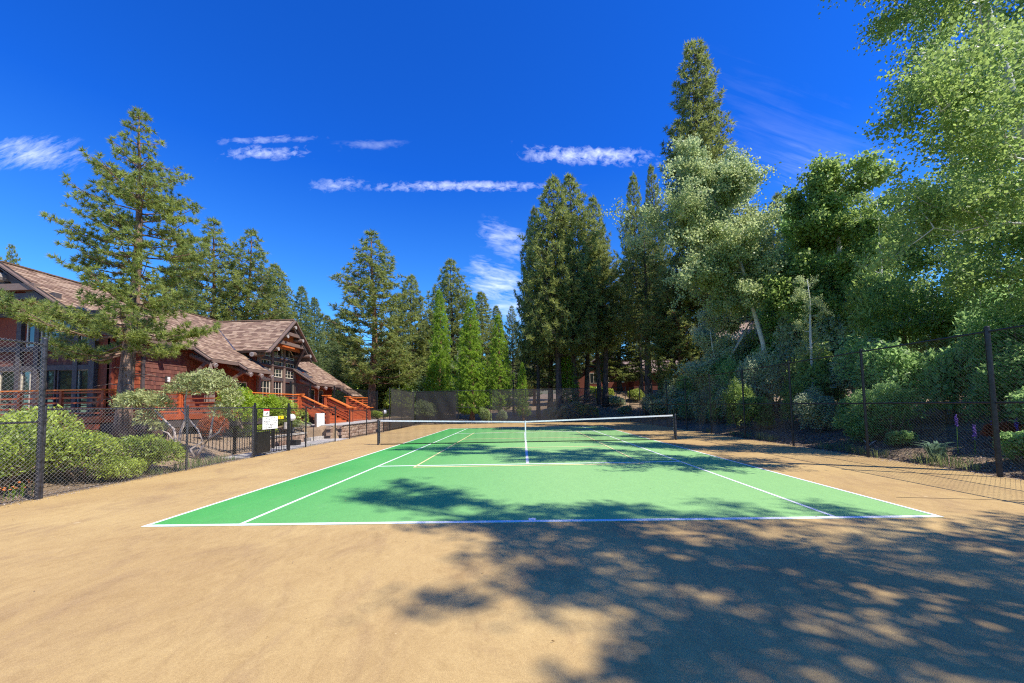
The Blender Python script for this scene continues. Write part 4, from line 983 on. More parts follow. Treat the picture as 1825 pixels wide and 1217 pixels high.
con('F', 930, 645, 32.6, 'smallest bright green sequoia at the middle of the far fence', 'cedar', hw=14, rz=4, name='sequoia_tree')
con('D', 912, 545, 47, 'thin dark pine with bare trunk right of the sequoias', 'needle_dark', hw=17, rz=4)
con('C', 700, 600, 38, 'low green fir under the tall full pine', 'needle', hw=52, rz=3, name='fir_tree')
con('C', 625, 600, 40, 'green fir beyond the stairs', 'needle', hw=47, rz=3.7, name='fir_tree')
con('B', 985, 315, 35, 'left peak of the tall pine pair right of centre', 'needle', hw=73, rz=1)
con('B', 1014, 312, 36, 'right peak of the tall pine pair right of centre', 'needle', hw=73, rz=3.3)
con('B', 952, 370, 37, 'pine forming the left shoulder of the tall pine group', 'needle_dark', hw=42, rz=5)
con('B', 1056, 350, 38, 'pine forming the right shoulder of the tall pine group', 'needle_dark', hw=50, rz=2)
con('D', 1040, 470, 40, 'bare trunked pine in front of the distant cabin', 'needle_dark', hw=47, rz=2)
con('D', 1072, 430, 37, 'bare trunked pine right of the cabin window', 'needle_dark', hw=50, rz=3)
con('A', 975, 470, 42, 'dark pine low behind the tall pair', 'needle_dark', hw=61, rz=1)
con('B', 1128, 310, 42, 'narrow pine top left of its neighbour behind the white barked aspen', 'needle_dark', hw=38, rz=1)
con('B', 1160, 295, 44, 'narrow pine top close to the giant pine', 'needle_dark', hw=35, rz=4)
con('D', 1147, 420, 33.5, 'pine with thick reddish trunk before the right cabin', 'needle_dark', hw=66, rz=4, bark='red_bark')
con('C', 1100, 520, 44, 'dark fir filling the gap before the cabins', 'needle_dark', hw=50, rz=2, name='fir_tree')
t_ = con('T', 1236, 76, 28, 'giant dark pine towering over all others', 'needle_dark', hw=70, rz=1)
con('A', 1205, 460, 29, 'dark pine crowding the foot of the giant pine', 'needle_dark', hw=68, rz=2)
con('D', 1192, 500, 30, 'pine with reddish trunk left of the giant pine', 'needle_dark', hw=52, rz=1)
con('D', 1216, 520, 31, 'pine with thick trunk beside the giant pine', 'needle_dark', hw=52, rz=5)
con('B', 1385, 345, 36, 'pine top showing between the aspens and the broad green tree', 'needle', hw=52, rz=5)
con('B', 1300, 400, 38, 'pine behind the leaning aspen', 'needle_dark', hw=61, rz=2)
con('A', 1440, 400, 40, 'pine behind the broad green tree', 'needle_dark', hw=71, rz=1)
con('F', 1008, 620, 36, 'small green conifer before the distant cabin', 'cedar', hw=22, rz=1, name='fir_tree')
con('C', 1500, 380, 30, 'dark conifer deep in the right woods', 'needle_dark', hw=71, rz=2, name='fir_tree')
# far wood behind everything: many individuals, alike
rg = random.Random(9)
for i in range(34):
    px = 600+i*29+rg.uniform(-12, 12); Y = rg.uniform(60, 84)
    con('C' if i % 2 else 'A', px, rg.uniform(585, 640) if px < 930 else rg.uniform(520, 600), Y, 'dark conifer in the far wood beyond the cabins and sequoias', 'needle_dark', hw=rg.uniform(22, 34), rz=rg.uniform(0, 6), group='conifers of the far wood', name='conifer_tree')
for i in range(9):
    px = 1330+i*62+rg.uniform(-12, 12); Y = rg.uniform(38, 50)
    con('C' if i % 2 else 'A', px, rg.uniform(470, 540), Y, 'dark conifer hidden deep behind the right hand aspens', 'needle_dark', hw=rg.uniform(40, 54), rz=rg.uniform(0, 6), group='conifers behind the aspens', name='conifer_tree')

for i, (x, y, k, sc_) in enumerate([(-78, -22, 'A', .8), (-72, -26, 'B', .9), (-66, -21, 'A', .7), (-60, -24, 'B', .75), (-54, -20, 'A', .8), (-49, -24, 'B', .7), (-44, -19, 'A', .7), (-39, -23, 'B', .8), (-34, -19, 'A', .75)]):
    copy_tree(ROOT[k], 'pine standing behind the viewer', x, y, None, sc_, i*1.3, 'pines behind the viewer')
# ------------------------------------------------------------------ broadleaf trees
def broad(trunk, radii, limbs, seed, lsz=.07, per=70, crad=.34, twn=5, asp=.8, extra=(), sub=2):
    """trunk: list of points; limbs: list of (start fraction, direction, length, sag); leaves hang in clumps along the twigs"""
    rg = np.random.default_rng(seed); tm = MB().tube(trunk, radii, 10); lm = MB(); C = []
    T = [np.array(p, float) for p in trunk]; cum = [0]
    for a, b in zip(T, T[1:]): cum.append(cum[-1]+np.linalg.norm(b-a))
    def TP(f):
        s = f*cum[-1]
        return np.array([np.interp(s, cum, [p[k] for p in T]) for k in range(3)])
    def limb(o, d, L, r, depth):
        d = unit(np.array(d, float)); pts = [o]; dd = d.copy(); n = 5
        for k in range(n): dd = unit(dd+rg.normal(size=3)*.2+np.array([0, 0, .05])); pts.append(pts[-1]+dd*L/n)
        lm.tube(pts, [r*(1-k/(n+.6)) for k in range(n+1)], 5 if depth else 7, cap=False)
        for k in range(1, n+1):
            if depth < 2 and L > .7:
                for q in range(sub if depth == 0 else 1):
                    ax = unit(np.cross(dd, rg.normal(size=3))); nd = unit(d*.55+ax*rg.uniform(.5, 1)+np.array([0, 0, .12])); limb(pts[k], nd, L*rg.uniform(.25, .6), r*.4, depth+1)
            if depth > 0 or k >= 2: C.append(pts[k]+rg.normal(size=3)*.05)
    for (f, d, L) in limbs: limb(TP(f), d, L, max(.012, radii[0]*.34*(1-f*.6)), 0)
    C = np.array(C+[np.array(e, float) for e in extra])
    n = len(C); c = np.repeat(C, per, 0)+rg.normal(size=(n*per, 3))*crad*np.array([.75, .75, .6])
    tint = np.clip(np.repeat(rg.random(n), per)*.5+rg.random(n*per)*.5, 0, 1)
    return tm.mesh('trunk', True), lm.mesh('branches', True), fmesh('crown', leaves(c, lsz, rg, .35, asp), 4, tint), n
def rlimbs(rg, n, f0, f1, L0, L1, up0=.0, up1=.7, az=None):
    out = []
    for k in range(n):
        f = f0+(f1-f0)*(k+rg.random())/n; a = rg.uniform(0, 6.28) if az is None else rg.uniform(*az)
        out.append((f, (math.cos(a), math.sin(a), rg.uniform(up0, up1)), (L0+(L1-L0)*f)*rg.uniform(.7, 1.15)))
    return out
def ptl(plist, Y):  # pixel polyline -> points relative to its first point, at depth Y (or per-point depth)
    P = [at(p[0], p[1], p[2] if len(p) > 2 else Y) for p in plist]; return P
rg = random.Random(21)
def tree_px(name, label, plist, Y, radii, limbs, seed, leaf, bark='aspen_bark', **k):
    P = ptl(plist, Y); o = P[0]; rel = [p-o for p in P]
    m = broad(rel, radii, limbs, seed, **k)
    return place_tree(name, label, 'tree', m[:3], bark, leaf, o[0], o[1], o[2]), m[3]
# leaning white aspen, right of the giant pine; its boughs reach left over the fence
y_ = 17.0
tree_px('aspen_tree', 'white barked aspen leaning left with a long bough over the court', [(1366, 700), (1360, 612), (1345, 560), (1330, 500), (1310, 440), (1292, 392), (1262, 340), (1245, 290)], y_,
        [.13, .12, .11, .10, .09, .075, .05, .02],
        [(.62, (-1, -.1, .28), 3.6), (.66, (-.9, -.3, .1), 3.2), (.58, (-1, .2, -.02), 3.0), (.7, (-.7, .3, .5), 2.8), (.75, (.6, -.2, .6), 2.4), (.85, (-.5, -.3, .8), 2.2), (.9, (.2, .3, 1), 1.8), (.8, (.8, .2, .7), 2.2), (.72, (-1, -.2, .45), 4.6), (.5, (-.8, -.3, -.1), 2.4), (.45, (-.9, .2, .1), 2.2), (.55, (.8, .3, .3), 1.8), (.6, (-.3, -.9, .2), 1.7), (.98, (-.6, 0, .7), 1.6), (.38, (-1, .2, -.1), 2.0)]+rlimbs(rg, 16, .35, .95, 2.3, 1.3, -.1, .7),
        31, 'aspen_pale', lsz=.14, per=12, crad=.22)
tree_px('aspen_tree', 'second pale aspen whose foliage screens the giant pine', [(1292, 705), (1300, 640), (1322, 600), (1345, 560), (1338, 450), (1330, 330), (1322, 275)], 19.5,
        [.11, .11, .10, .10, .09, .06, .02], rlimbs(rg, 12, .35, .99, 2.4, 1.0, .1, .8)+[(.7, (-1, 0, .2), 3.2), (.6, (-1, -.3, .1), 3.0), (.5, (-1, 0, 0), 2.8), (.8, (-1, .1, .5), 2.8)], 32, 'aspen_pale', lsz=.145, per=9, crad=.24)
tree_px('aspen_tree', 'short pale aspen sapling row behind the fence near the right net post', [(1290, 745), (1288, 690), (1270, 620), (1262, 560)], 21,
        [.08, .07, .05, .02], rlimbs(rg, 16, .2, .99, 2.0, 1.2, .1, .6), 33, 'leaf_grey', lsz=.14, per=16, crad=.24)
# broad green tree mass mid right
tree_px('broadleaf_tree', 'broad round green tree filling the middle of the right woods', [(1530, 720), (1520, 600), (1500, 480), (1490, 380), (1485, 310)], 15.5,
        [.2, .18, .14, .08, .03], rlimbs(rg, 30, .18, .98, 3.2, 1.6, .0, .7), 34, 'aspen', lsz=.17, per=11, crad=.24)
tree_px('broadleaf_tree', 'darker green tree behind the broad round one', [(1430, 720), (1432, 600), (1440, 480), (1446, 400)], 20,
        [.18, .16, .1, .03], rlimbs(rg, 24, .15, .98, 2.8, 1.8, .0, .7), 35, 'leaf_deep', lsz=.19, per=14, crad=.28)
tree_px('aspen_tree', 'tall aspen with grey trunk behind the right fence', [(1738, 720), (1735, 600), (1730, 470), (1700, 300), (1660, 120), (1640, 20)], 9.0,
        [.14, .13, .11, .08, .05, .02], rlimbs(rg, 26, .2, .99, 1.9, 1.0, .0, .6)+[(.45, (-1, -.2, -.02), 1.8), (.35, (-1, .1, .15), 2.0)], 36, 'aspen', lsz=.10, per=13, crad=.20)
# near aspen, trunk crossing the upper right corner
m_near = tree_px('aspen_tree', 'nearest aspen with slender white trunk crossing the upper right corner', [(1925, 760), (1895, 520), (1850, 330), (1818, 215), (1790, 120), (1752, 0), (1725, -130), (1700, -330), (1690, -560)], 2.7,
        [.12, .11, .095, .085, .075, .065, .05, .035, .02],
        [(.98, (-.8, .3, .5), 1.7), (.93, (.6, .6, .6), 1.7), (.88, (-.5, .7, .4), 2.2), (.30, (-.9, .5, .12), 2.1), (.36, (-.9, .1, -.05), 1.9), (.42, (-1, .1, .1), 2.2), (.47, (-1, -.1, .42), 2.0), (.52, (-.8, .5, .5), 1.9), (.58, (-1, 0, .2), 2.0), (.62, (-.7, -.5, .4), 1.6), (.68, (-1, .3, .5), 1.8), (.74, (.3, .6, .7), 1.5), (.8, (-.9, -.1, .7), 1.6), (.85, (.5, -.3, .8), 1.3), (.9, (-.6, .4, .9), 1.4), (.96, (-.3, -.4, 1), 1.2), (.33, (-1, .3, -.2), 1.9), (.25, (-1, .3, .05), 2.1), (.5, (.4, .8, .3), 1.8), (.6, (.5, .7, .4), 1.6)],
        37, 'aspen', lsz=.075, per=17, crad=.17)[1]
tree_px('aspen_tree', 'aspen just inside the right edge with arching lower boughs', [(1905, 780), (1890, 600), (1880, 420), (1850, 200), (1850, 20), (1840, -180)], 5.2,
        [.14, .13, .1, .08, .06, .03], rlimbs(rg, 26, .25, .99, 2.2, 1.2, -.1, .6, (2.2, 4.2)), 38, 'aspen', lsz=.085, per=13, crad=.19)
# aspens standing right of the photographer: they throw the shade over the foreground
def aspen_std(h, seed, n=26, L0=2.4, L1=1.0, lsz=.08, per=34, crad=.36, f0=.3):
    r_ = random.Random(seed)
    return broad([(0, 0, 0), (.1, .05, h*.3), (.05, -.1, h*.6), (-.1, 0, h*.85), (0, 0, h)], [.17, .15, .11, .06, .02], rlimbs(r_, n, f0, .99, L0, L1, .0, .6), seed, lsz=lsz, per=per, crad=crad)
ms = aspen_std(15, 51, 17, 2.6, 1.3, .13, 4, .18, .28)
mt_ = aspen_std(19, 52, 19, 1.9, 1.3, .13, 5, .18, .38)
SHADE = [(ms, 10.2, -7.3, 1.0, .3), (mt_, 9.9, -5.7, 1.0, 2.1), (ms, 13.0, -5.4, .9, 4.0), (ms, 14.4, -8.4, 1.0, 2.7)]
r0 = None; r1 = None
for i, (mm, x, y, s, rz) in enumerate(SHADE):
    lab = 'aspen standing beside the court right of the viewer'
    if mm is mt_: r1 = place_tree('aspen_tree', lab, 'tree', mm[:3], 'aspen_bark', 'aspen', x, y, sc=s, rz=rz, group='aspens right of the viewer')
    elif r0 is None: r0 = place_tree('aspen_tree', lab, 'tree', mm[:3], 'aspen_bark', 'aspen', x, y, sc=s, rz=rz, group='aspens right of the viewer')
    else: copy_tree(r0, lab, x, y, sc=s, rz=rz, group='aspens right of the viewer')
for (x, y, s, rz, lab, leaf) in ((13.6, 5.4, .42, 1.2, 'young aspen with thin white stem behind the second right fence post', 'aspen'), (12.4, 12.0, .42, 2.5, 'young aspen leaning over the right fence before the broad tree', 'aspen_pale'),
                                 (16.5, 13.0, .62, 4.0, 'full aspen behind the broad round tree', 'aspen'), (14.5, 25.0, .5, .6, 'pale aspen near the giant pine foot', 'aspen_pale'), (18.5, 9.0, .8, 5.1, 'tall aspen deep behind the grey trunked one', 'aspen'),
                                 (-9.5, 39.5, .62, 2.0, 'pale green leafy tree beyond the far fence left of the sequoias', 'aspen_pale'), (-13.0, 36.5, .5, 3.0, 'bright leafy tree beyond the stairs', 'leaf_lime'),
                                 (-6.8, 36.5, .5, 1.0, 'small silvery tree behind the black windscreen', 'aspen_pale'), (-15.5, 40, .62, 4.2, 'leafy green tree past the far end of the lodge', 'aspen')):
    copy_tree(r0, lab, x, y, sc=s, rz=rz, leaf=leaf)

# ------------------------------------------------------------------ shrubs
def shrub_mesh(seed, lumps, n, lsz, asp=.45, shell=.16, stems=5, droop=0.0):
    """lumps: list of (x,y,z,rx,ry,rz) ellipsoids; leaves on their outer shell pointing outwards"""
    rg = np.random.default_rng(seed); W_ = np.array([l[3]*l[4]+l[3]*l[5] for l in lumps]); W_ = W_/W_.sum(); C = []; N = []
    for l, w in zip(lumps, W_):
        k = int(n*w); d = unit(rg.normal(size=(k, 3))); d[:, 2] = np.where(d[:, 2] < -.45, -d[:, 2], d[:, 2])
        rad = 1-np.abs(rg.normal(size=(k, 1)))*shell+.10*np.sin(d[:, :1]*9+seed)*np.cos(d[:, 1:2]*8+d[:, 2:3]*7)+.07*np.sin(d[:, 1:2]*19+seed*2)*np.sin(d[:, 2:3]*17+d[:, :1]*13)
        C.append(np.array(l[:3])+d*np.array(l[3:])*rad); N.append(unit(d/np.array(l[3:])))
    C = np.concatenate(C); N = np.concatenate(N); ok = C[:, 2] > .02; C = C[ok]; N = N[ok]
    cell = np.floor(C/.16).astype(int); hsh = np.abs(np.sin(cell[:, 0]*12.9898+cell[:, 1]*78.233+cell[:, 2]*37.719)*43758.5453) % 1
    tint = np.clip(hsh*.45+rg.random(len(C))*.55, 0, 1)
    u = unit(np.cross(N, rg.normal(size=N.shape))*.7+N*.5+np.array([0, 0, .3-droop]))
    P = leaves(C, lsz, rg, N=N*.6+np.array([0, 0, .5]), asp=asp, dirv=u)
    sm = MB(); r_ = random.Random(seed)
    for k in range(stems):
        l = r_.choice(lumps); sm.tube([(r_.uniform(-.1, .1), r_.uniform(-.1, .1), -.05), (l[0]*.5+r_.uniform(-.1, .1), l[1]*.5, l[2]*.5), (l[0], l[1], l[2]+l[5]*.5)], [.03, .022, .008], 6, cap=False)
    return sm.mesh('stems', True), None, fmesh('foliage', P, 4, tint)
def lumpset(seed, n, r, h, lr=.45):
    r_ = random.Random(seed); out = []
    for k in range(n):
        a = r_.uniform(0, 6.28); q = r*r_.uniform(.2, .75); s = lr*r_.uniform(.7, 1.25)
        out.append((q*math.cos(a), q*math.sin(a), h*r_.uniform(.25, .75), s*r, s*r, s*h*r_.uniform(.8, 1.1)))
    out.append((0, 0, h*.5, r*.6, r*.6, h*.5)); return out
def shrub(name, label, mesh, leaf, x, y, z=None, sc=(1, 1, 1), rz=0, group=None, bark='twig', cat='shrub'):
    z = float(H(x, y))-.03 if z is None else z
    t = thing(name, label, cat, (x, y, z), rz, group); t.scale = sc
    if not mesh[0].materials: mesh[0].materials.append(MT[bark])
    if not mesh[2].materials: mesh[2].materials.append(MT[leaf])
    link('stems', mesh[0], None, t); link('foliage', mesh[2], None, t); return t
def cshrub(root, label, leaf, x, y, z=None, sc=(1, 1, 1), rz=0, group=None, name=None):
    r = root.copy(); COL.objects.link(r); r.location = (x, y, float(H(x, y))-.03 if z is None else z); r.rotation_euler = (0, 0, rz); r.scale = sc; r['label'] = label
    if group: r['group'] = group
    elif 'group' in r: del r['group']
    if name: r.name = name
    for ch in root.children:
        c = ch.copy(); COL.objects.link(c); c.parent = r
        if ch.name.startswith('foliage') and leaf: c.material_slots[0].link = 'OBJECT'; c.material_slots[0].material = MT[leaf]
    return r
# hedge bushes behind the left fence
hm = [shrub_mesh(60+k, lumpset(60+k, 9, 1.0, 1.1, .42), 8500, .10, .42, .2) for k in range(2)]
hd = None
for i, (x, y, sx_, sz_, lab) in enumerate([(-10.55, .5, 1.1, 1.0, 'leafy green bush behind the tall fence at the left edge'), (-10.65, 2.3, 1.15, 1.2, 'tall rounded green bush just right of the thick corner post'), (-10.6, 3.75, 1.1, 1.1, 'second rounded hedge bush right of the corner post'),
                                           (-10.4, 5.1, .95, .88, 'green bush at the right end of the hedge below the grey shrub'), (-11.9, 1.2, 1.3, 1.15, 'green bush in the back row at the left edge'), (-11.9, 3.3, 1.3, 1.2, 'green bush in the back row of the hedge'),
                                           (-9.95, 1.3, .55, .5, 'small low bush at the foot of the thick corner post'), (-9.95, 4.1, .6, .55, 'small low bush pressed against the low fence')]):
    m = hm[i % 2]
    shrub('hedge_bush', lab, m, 'leaf_hedge', x, y, sc=(sx_, sx_, sz_), rz=i*1.3, cat='bush')
# manzanita-like shrub tree with grey trunks
Y0 = 7.3; o = at(352, 812, Y0)
def rel(px, py, Y=Y0): return tuple(at(px, py, Y)-np.array([o[0], Y0, 0]))
tm = MB()
o3 = np.array([o[0], Y0, 0.0])
for pl_, r_ in (([(346, 822), (362, 795), (374, 780), (378, 755), (385, 720)], .055), ([(350, 822), (340, 800), (362, 786), (352, 765), (333, 742), (320, 728)], .045), ([(318, 822), (314, 790), (310, 765), (290, 745), (275, 730)], .05),
                ([(316, 815), (322, 770), (331, 745), (330, 715), (334, 690)], .05), ([(312, 790), (300, 772), (285, 766), (270, 768)], .03), ([(372, 782), (390, 770), (402, 745)], .035)):
    tm.tube([at(a, b, Y0)-o3 for a, b in pl_], [r_*(1-k/(len(pl_)+1)) for k in range(len(pl_))], 8)
def lump(px, py, rx, rz_, Y=Y0, ry=None): p = at(px, py, Y)-o3; return (p[0], p[1], p[2], rx*1.14, (ry or rx)*1.1, rz_*1.12)
L_ = [lump(252, 716, .62, .36), lump(225, 718, .36, .34), lump(285, 722, .38, .33), lump(262, 748, .38, .36), lump(282, 762, .25, .22), lump(345, 690, .50, .34), lump(385, 694, .62, .42), lump(412, 716, .33, .42), lump(312, 696, .34, .26), lump(395, 735, .34, .33), lump(372, 672, .45, .26), lump(330, 676, .3, .2)]
sm_ = shrub_mesh(77, L_, 8000, .15, .27, .3, 0, .35)
t_ = thing('manzanita_shrub', 'shrubby tree with pale twisting trunks and drooping grey green leaves', 'shrub', (o[0], Y0, 0))
link('trunk', tm.mesh('trunk', True), MT['grey_bark'], t_); sm_[2].materials.append(MT['leaf_manz']); link('foliage', sm_[2], None, t_)
# other garden shrubs, left
gm = shrub_mesh(80, lumpset(80, 8, 1.0, 1.6, .4), 5500, .12, .5)
gb = shrub('maple_bush', 'lime green maple bush right of the grey trunked shrub', gm, 'leaf_lime', -12.0, 11.2, z=.9, sc=(1.1, 1.1, .95), rz=.4, cat='bush')
cshrub(gb, 'lime green bush against the lodge deck behind the gate', 'leaf_lime', -11.9, 13.0, .9, (.9, .9, .8), 2.0)
cshrub(gb, 'glossy rounded bush beside the white globe lamp', 'leaf_hedge', -11.6, 13.9, .55, (.95, .95, .95), 1.0, name='garden_bush')
cshrub(gb, 'reddish barberry bush low behind the gate', 'leaf_red', -12.4, 10.2, .5, (.7, .7, .5), 3.0, name='barberry_bush')
cshrub(gb, 'yellow green bush behind the fence at the left edge', 'leaf_lime', -12.8, 2.9, .75, (.85, .85, .75), 2.4, name='garden_bush')
cshrub(gb, 'low green juniper mound below the globe lamp', 'leaf_hedge', -11.9, 12.3, .35, (.9, 1.2, .35), 2.4, name='juniper_bush')
cshrub(gb, 'second juniper mound in front of the stairs', 'leaf_grey', -11.9, 15.2, .62, (.8, .8, .28), 1.4, name='juniper_bush')
cshrub(gb, 'dry greyish bush left of the blank white board', 'leaf_red', -12.4, 16.0, .6, (.65, .65, .42), .4, name='dry_bush')
cshrub(gb, 'green shrub at the corner of the windscreen beyond the stairs', 'leaf_hedge', -11.5, 26.0, .7, (1, 1, .4), .9, name='garden_bush')
cshrub(gb, 'leafy bush under the lodge deck left of the near pine', 'leaf_deep', -14.2, 4.8, .5, (.9, .9, .5), .9, name='garden_bush')
# shrubs behind the far fence
fm = shrub_mesh(84, lumpset(84, 9, 1.0, 1.3, .4), 4200, .17, .5)
f0_ = shrub('sage_bush', 'pale sage green bush behind the far fence right of the smallest sequoia', fm, 'leaf_grey', at(1010, 720, 33.5)[0], 33.5, sc=(1.5, 1.2, 1.25), cat='bush')
for (px, Y, s, h_, leaf, lab) in ((1045, 33.0, 1.25, 1.1, 'leaf_hedge', 'bright bush behind the far fence below the distant globe lamp'), (980, 34.5, 1.1, .9, 'leaf_grey', 'small sage bush left of the pale one at the far fence'), (895, 32.4, .7, .9, 'leaf_grey', 'small sapling bush at the foot of the sequoias'),
                                  (866, 32.2, .6, 1.1, 'aspen_pale', 'pale upright shrub between two sequoia trunks'), (1098, 36.5, 1.0, .9, 'leaf_grey', 'silver bush on the sandy slope'), (1112, 34.0, .7, .6, 'leaf_grey', 'low silver bush on the sunny slope by the fence'),
                                  (1132, 38.5, 1.2, 1.0, 'leaf_hedge', 'green bush at the top of the sandy slope'), (1082, 39.5, 1.3, 1.0, 'leaf_hedge', 'lime bush before the cabin on the slope'), (1062, 41, 1.3, .9, 'leaf_lime', 'round lime bush left of the slope path'), (1160, 33.5, 1.3, 1.2, 'aspen_pale', 'silvery upright shrub behind the corner of the far fence'),
                                  (1180, 30.5, 1.4, 1.3, 'leaf_grey', 'grey green shrub right of the corner of the far fence'), (760, 33.8, 1.6, 1.6, 'aspen_pale', 'pale leafy shrub behind the black windscreen'), (715, 35.0, 1.8, 2.0, 'leaf_hedge', 'tall shrub behind the black side windscreen'), (790, 36, 1.5, 2.0, 'aspen_pale', 'tall pale shrub left of the widest sequoia'),
                                  (735, 38, 2.2, 3.0, 'aspen_pale', 'large pale green shrub under the tall full pine'), (690, 40, 2.2, 2.8, 'leaf_hedge', 'large green shrub beyond the stairs'), (650, 37, 2.0, 2.0, 'leaf_lime', 'bright lime shrub beyond the iron fence'), (620, 36, 2.0, 2.6, 'leaf_hedge', 'green shrub at the end of the lodge roof')):
    cshrub(f0_, lab, leaf, at(px, 720, Y)[0], Y, None, (s, s, h_), px*.7)
# thicket behind the right fence
tmn = [shrub_mesh(90, lumpset(90, 10, 1.0, 2.2, .36), 6500, .13, .6, .28), shrub_mesh(91, lumpset(91, 9, 1.0, 1.6, .38), 6000, .15, .7, .28), shrub_mesh(92, lumpset(92, 11, 1.1, 2.6, .34), 6500, .16, .34, .3)]
RT = []
rg = random.Random(33)
spots = []
for k in range(17):           # front row of the thicket
    y = 29.0-k*1.55; spots.append((10.9+rg.uniform(-.3, .6)+(.5 if y < 12 else 0)+(1.1 if y < 6.5 else 0), y, rg.uniform(.85, 1.15), rg.uniform(.7, 1.0)))
for k in range(18):
    y = 30.0-k*1.6; spots.append((13.0+rg.uniform(-.5, .6)+(.9 if y < 8 else 0), y, rg.uniform(1.2, 1.6), rg.uniform(1.15, 1.65)))
for k in range(14):
    y = 30.0-k*2.1; spots.append((15.8+rg.uniform(-.6, .6), y, rg.uniform(1.6, 2.1), rg.uniform(1.7, 2.4)))
for i, (x, y, s, h_) in enumerate(spots):
    leaf = rg.choice(['leaf_deep', 'leaf_deep', 'leaf_grey', 'aspen', 'leaf_grey']) if y > 8 else rg.choice(['leaf_deep', 'aspen', 'leaf_deep'])
    lab = 'dense leafy shrub of the thicket behind the right fence'; grp = 'thicket behind the right fence'
    if i < 17:
        nth = ['first', 'second', 'third', 'fourth', 'fifth', 'sixth', 'seventh', 'eighth', 'ninth', 'tenth', 'eleventh', 'twelfth', 'thirteenth', 'fourteenth', 'fifteenth', 'sixteenth', 'seventeenth'][i]
        lab = {'leaf_deep': 'deep green', 'leaf_grey': 'silvery green', 'aspen': 'mid green'}[leaf]+' shrub against the right fence, '+nth+' in the row from its far end'
    elif i < 35:
        lab = {'leaf_deep': 'deep green', 'leaf_grey': 'silvery green', 'aspen': 'mid green'}[leaf]+' shrub in the middle row of the thicket behind the right fence'
    k = i % 3
    if len(RT) <= k: RT.append(shrub('thicket_shrub', lab, tmn[k], leaf, x, y, sc=(s, s, h_), rz=i*1.1, group=grp))
    else: cshrub(RT[k], lab, leaf, x, y, None, (s, s, h_), i*1.1, group='thicket behind the right fence')
# single plants in the mulch by the right fence
cshrub(RT[1], 'low deep green bush left of the nearest right fence post', 'leaf_deep', 10.55, 3.35, None, (.62, .55, .42), .5, name='low_bush')
cshrub(RT[1], 'small bush between the iris clump and the second fence post', 'leaf_deep', 10.7, 6.4, None, (.45, .45, .30), 1.5, name='low_bush')
cshrub(RT[0], 'round dark bush behind the second right fence post', 'leaf_deep', 10.7, 7.7, None, (.75, .7, .38), 2.5, name='low_bush')
cshrub(RT[0], 'green bush behind the nearest right fence post', 'aspen', 11.6, 1.9, None, (.95, .85, .55), 2.5, name='low_bush')
cshrub(RT[1], 'bush at the right edge of the mulch bed', 'leaf_deep', 10.9, .7, None, (.6, .6, .38), 3.5, name='low_bush')
cshrub(RT[1], 'small red leaved shrub behind the purple flowers', 'leaf_red', 11.7, 4.6, None, (.42, .42, .34), 3.5, name='red_shrub')
def blades(name, label, x, y, n, L, w, leaf, spread=.6, cat='plant', z=None, rad=.12):
    t = thing(name, label, cat, (x, y, float(H(x, y)) if z is None else z)); r_ = np.random.default_rng(int(abs(x*100+y*10)))
    P = []; 
    for k in range(n):
        a = r_.uniform(0, 6.28); q = rad*math.sqrt(r_.random()); b = np.array([q*math.cos(a), q*math.sin(a), -.01]); d = np.array([math.cos(a), math.sin(a), 0])*spread*r_.uniform(.3, 1); l = L*r_.uniform(.6, 1.1); s = np.array([-math.sin(a), math.cos(a), 0])*w/2
        m_ = b+(d*.35+np.array([0, 0, .62]))*l; e = b+(d*.95+np.array([0, 0, .9-.25*spread]))*l
        P += [b-s, b+s, m_+s, m_-s, m_-s, m_+s, e+s*.1, e-s*.1]
    P = np.array(P); me = fmesh('blades', P, 4, r_.random(len(P)//4)); link('blades', me, MT[leaf], t); return t
blades('iris_plant', 'blue green clump of broad pointed blades in the mulch', 10.15, 4.75, 46, .62, .06, 'leaf_iris', .9)
lp = thing('lupin_flowers', 'purple flower spikes behind the blue green clump', 'flowers', (10.9, 4.4, float(H(10.9, 4.4))))
for k, (dx, dy, hh) in enumerate(((-.35, .25, .95), (.25, 0, 1.0), (.55, -.2, .85), (-.1, .1, .7), (.1, .3, .62))):
    q = MB().tube([(dx, dy, 0), (dx+.02, dy, hh-.3)], [.01, .007], 5, cap=False).build('stem', MT['leaf_deep'], lp, world=False)
    b = MB()
    rr = random.Random(k)
    for j in range(34): f = j/34; b.ball((dx+.02+rr.uniform(-.03, .03)*(1.2-f), dy+rr.uniform(-.03, .03), hh-.3+f*.3), .013, 6, 4)
    b.build('flower_spike', MT['petal_purple'], lp, world=False)
og = thing('orange_flowers', 'orange flowers low behind the tall fence at the left edge', 'flowers', (-9.9, 1.9, .02))
b = MB(); rr = random.Random(4)
for j in range(26): b.ball((rr.uniform(-.25, .25), rr.uniform(-.4, .3), rr.uniform(.15, .32)), .022, 6, 4, (1, 1, .5))
b.build('petals', MT['petal_orange'], og, world=False)
st_ = MB()
for j in range(30): x = rr.uniform(-.25, .25); y = rr.uniform(-.4, .3); st_.tube([(x, y, 0), (x+.02, y, rr.uniform(.15, .3))], .006, 4, cap=False)
st_.build('stems', MT['leaf_lime'], og, world=False)
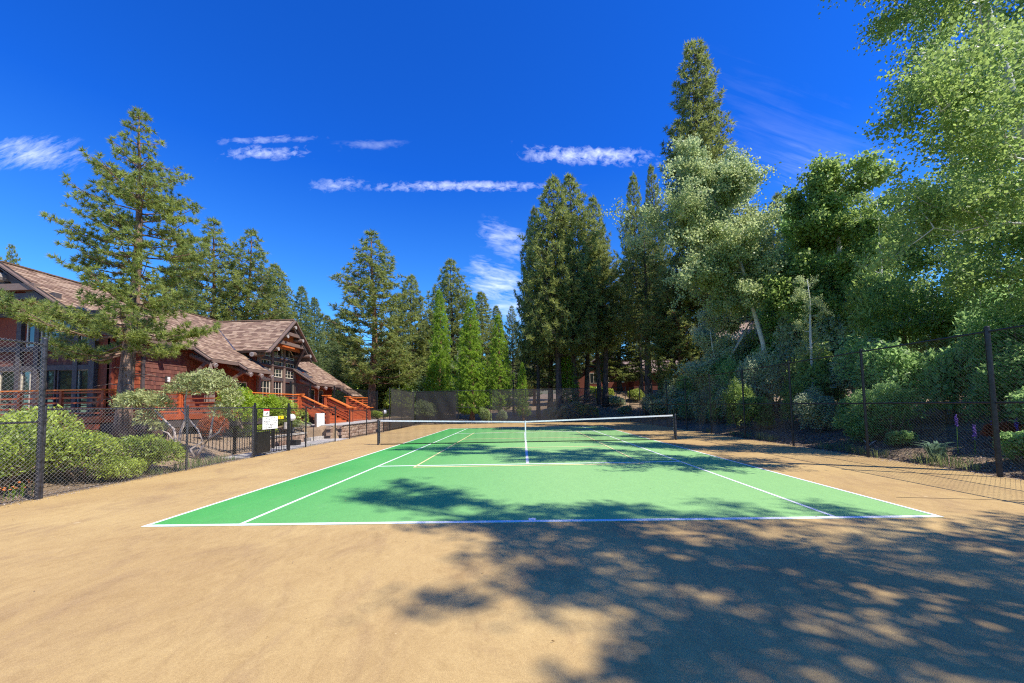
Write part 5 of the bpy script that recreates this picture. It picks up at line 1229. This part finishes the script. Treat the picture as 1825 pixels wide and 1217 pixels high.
# grass tufts along the fences
gi = 0; rr = random.Random(8)
for (x, y, s) in [(9.75, 12.6, 1), (9.8, 11.6, 1.1), (9.8, 10.9, .9), (9.85, 13.8, .8), (9.75, 8.0, .9), (9.85, 7.2, 1), (9.7, 6.6, 1.0), (9.7, 5.9, .9), (9.75, 4.6, .9), (9.75, 4.1, 1), (9.85, 3.7, .7), (9.8, 16.5, .6), (-9.75, 5.6, .8), (-9.8, 6.1, 1), (-9.75, 6.6, .8), (-9.85, 7.1, .9), (-9.7, 4.9, .7), (-9.75, 7.6, .6), (-9.6, 12.4, .4), (9.6, 21, .6)]:
    blades('grass_tuft', 'pale grass tuft at the foot of the right fence' if x > 0 else 'pale grass tuft at the foot of the left fence', x, y, int(60*s), .42*s, .012, 'grassb', .8, 'grass', rad=.28)['group'] = 'grass tufts along the fences'
# mulch chips, forest litter
def litter(name, n, xr, yr, sz, mat, z=None, seed=1, cond=None):
    r_ = np.random.default_rng(seed); x = r_.uniform(*xr, n); y = r_.uniform(*yr, n)
    z_ = H(x, y)+.012 if z is None else np.full(n, z)
    C = np.stack([x, y, z_], 1); P = leaves(C, sz, r_, 2.2, .5); me = fmesh(name, P, 4, r_.random(n)); return tag(link(name, me, MT[mat]), kind='stuff')
litter('bark_mulch', 26000, (9.45, 12.6), (-1.5, 15), .055, 'mulch', seed=3)
litter('pale_mulch_chips', 7000, (9.45, 12.6), (-1.5, 15), .05, 'chip', seed=4)
litter('needle_litter', 9000, (-13, -9.45), (-2, 12), .05, 'chip', seed=5)
litter('forest_litter', 9000, (-9, 14), (31.5, 44), .12, 'chip', seed=6)
litter('twigs_and_dry_leaves', 60, (-8, 8), (-4.6, 9), .028, 'deadleaf', z=.014, seed=7)
litter('pine_needles_on_court', 160, (-9, 9), (-4.2, 16), .018, 'twig', z=.0145, seed=17)
litter('dust_and_needles_at_fence_foot', 2600, (9.0, 9.45), (-2, 22), .03, 'chip', z=.012, seed=8)
litter('leaf_debris_at_fence_foot', 2600, (-9.5, -9.1), (-1, 22), .03, 'chip', z=.012, seed=9)
# fallen branch in the mulch and a rock
fbx = thing('fallen_branch', 'weathered grey fallen branch in the mulch before the second fence post', 'branch', (10.2, 6.9, float(H(10.2, 6.9))))
b = MB().tube([(0, 0, .04), (.25, .2, .10), (.55, .3, .22), (.7, .5, .2)], [.035, .03, .02, .008], 6); b.tube([(.25, .2, .1), (.3, .45, .25)], [.02, .006], 5); b.build('branch_wood', MT['grey_bark'], fbx, world=False)
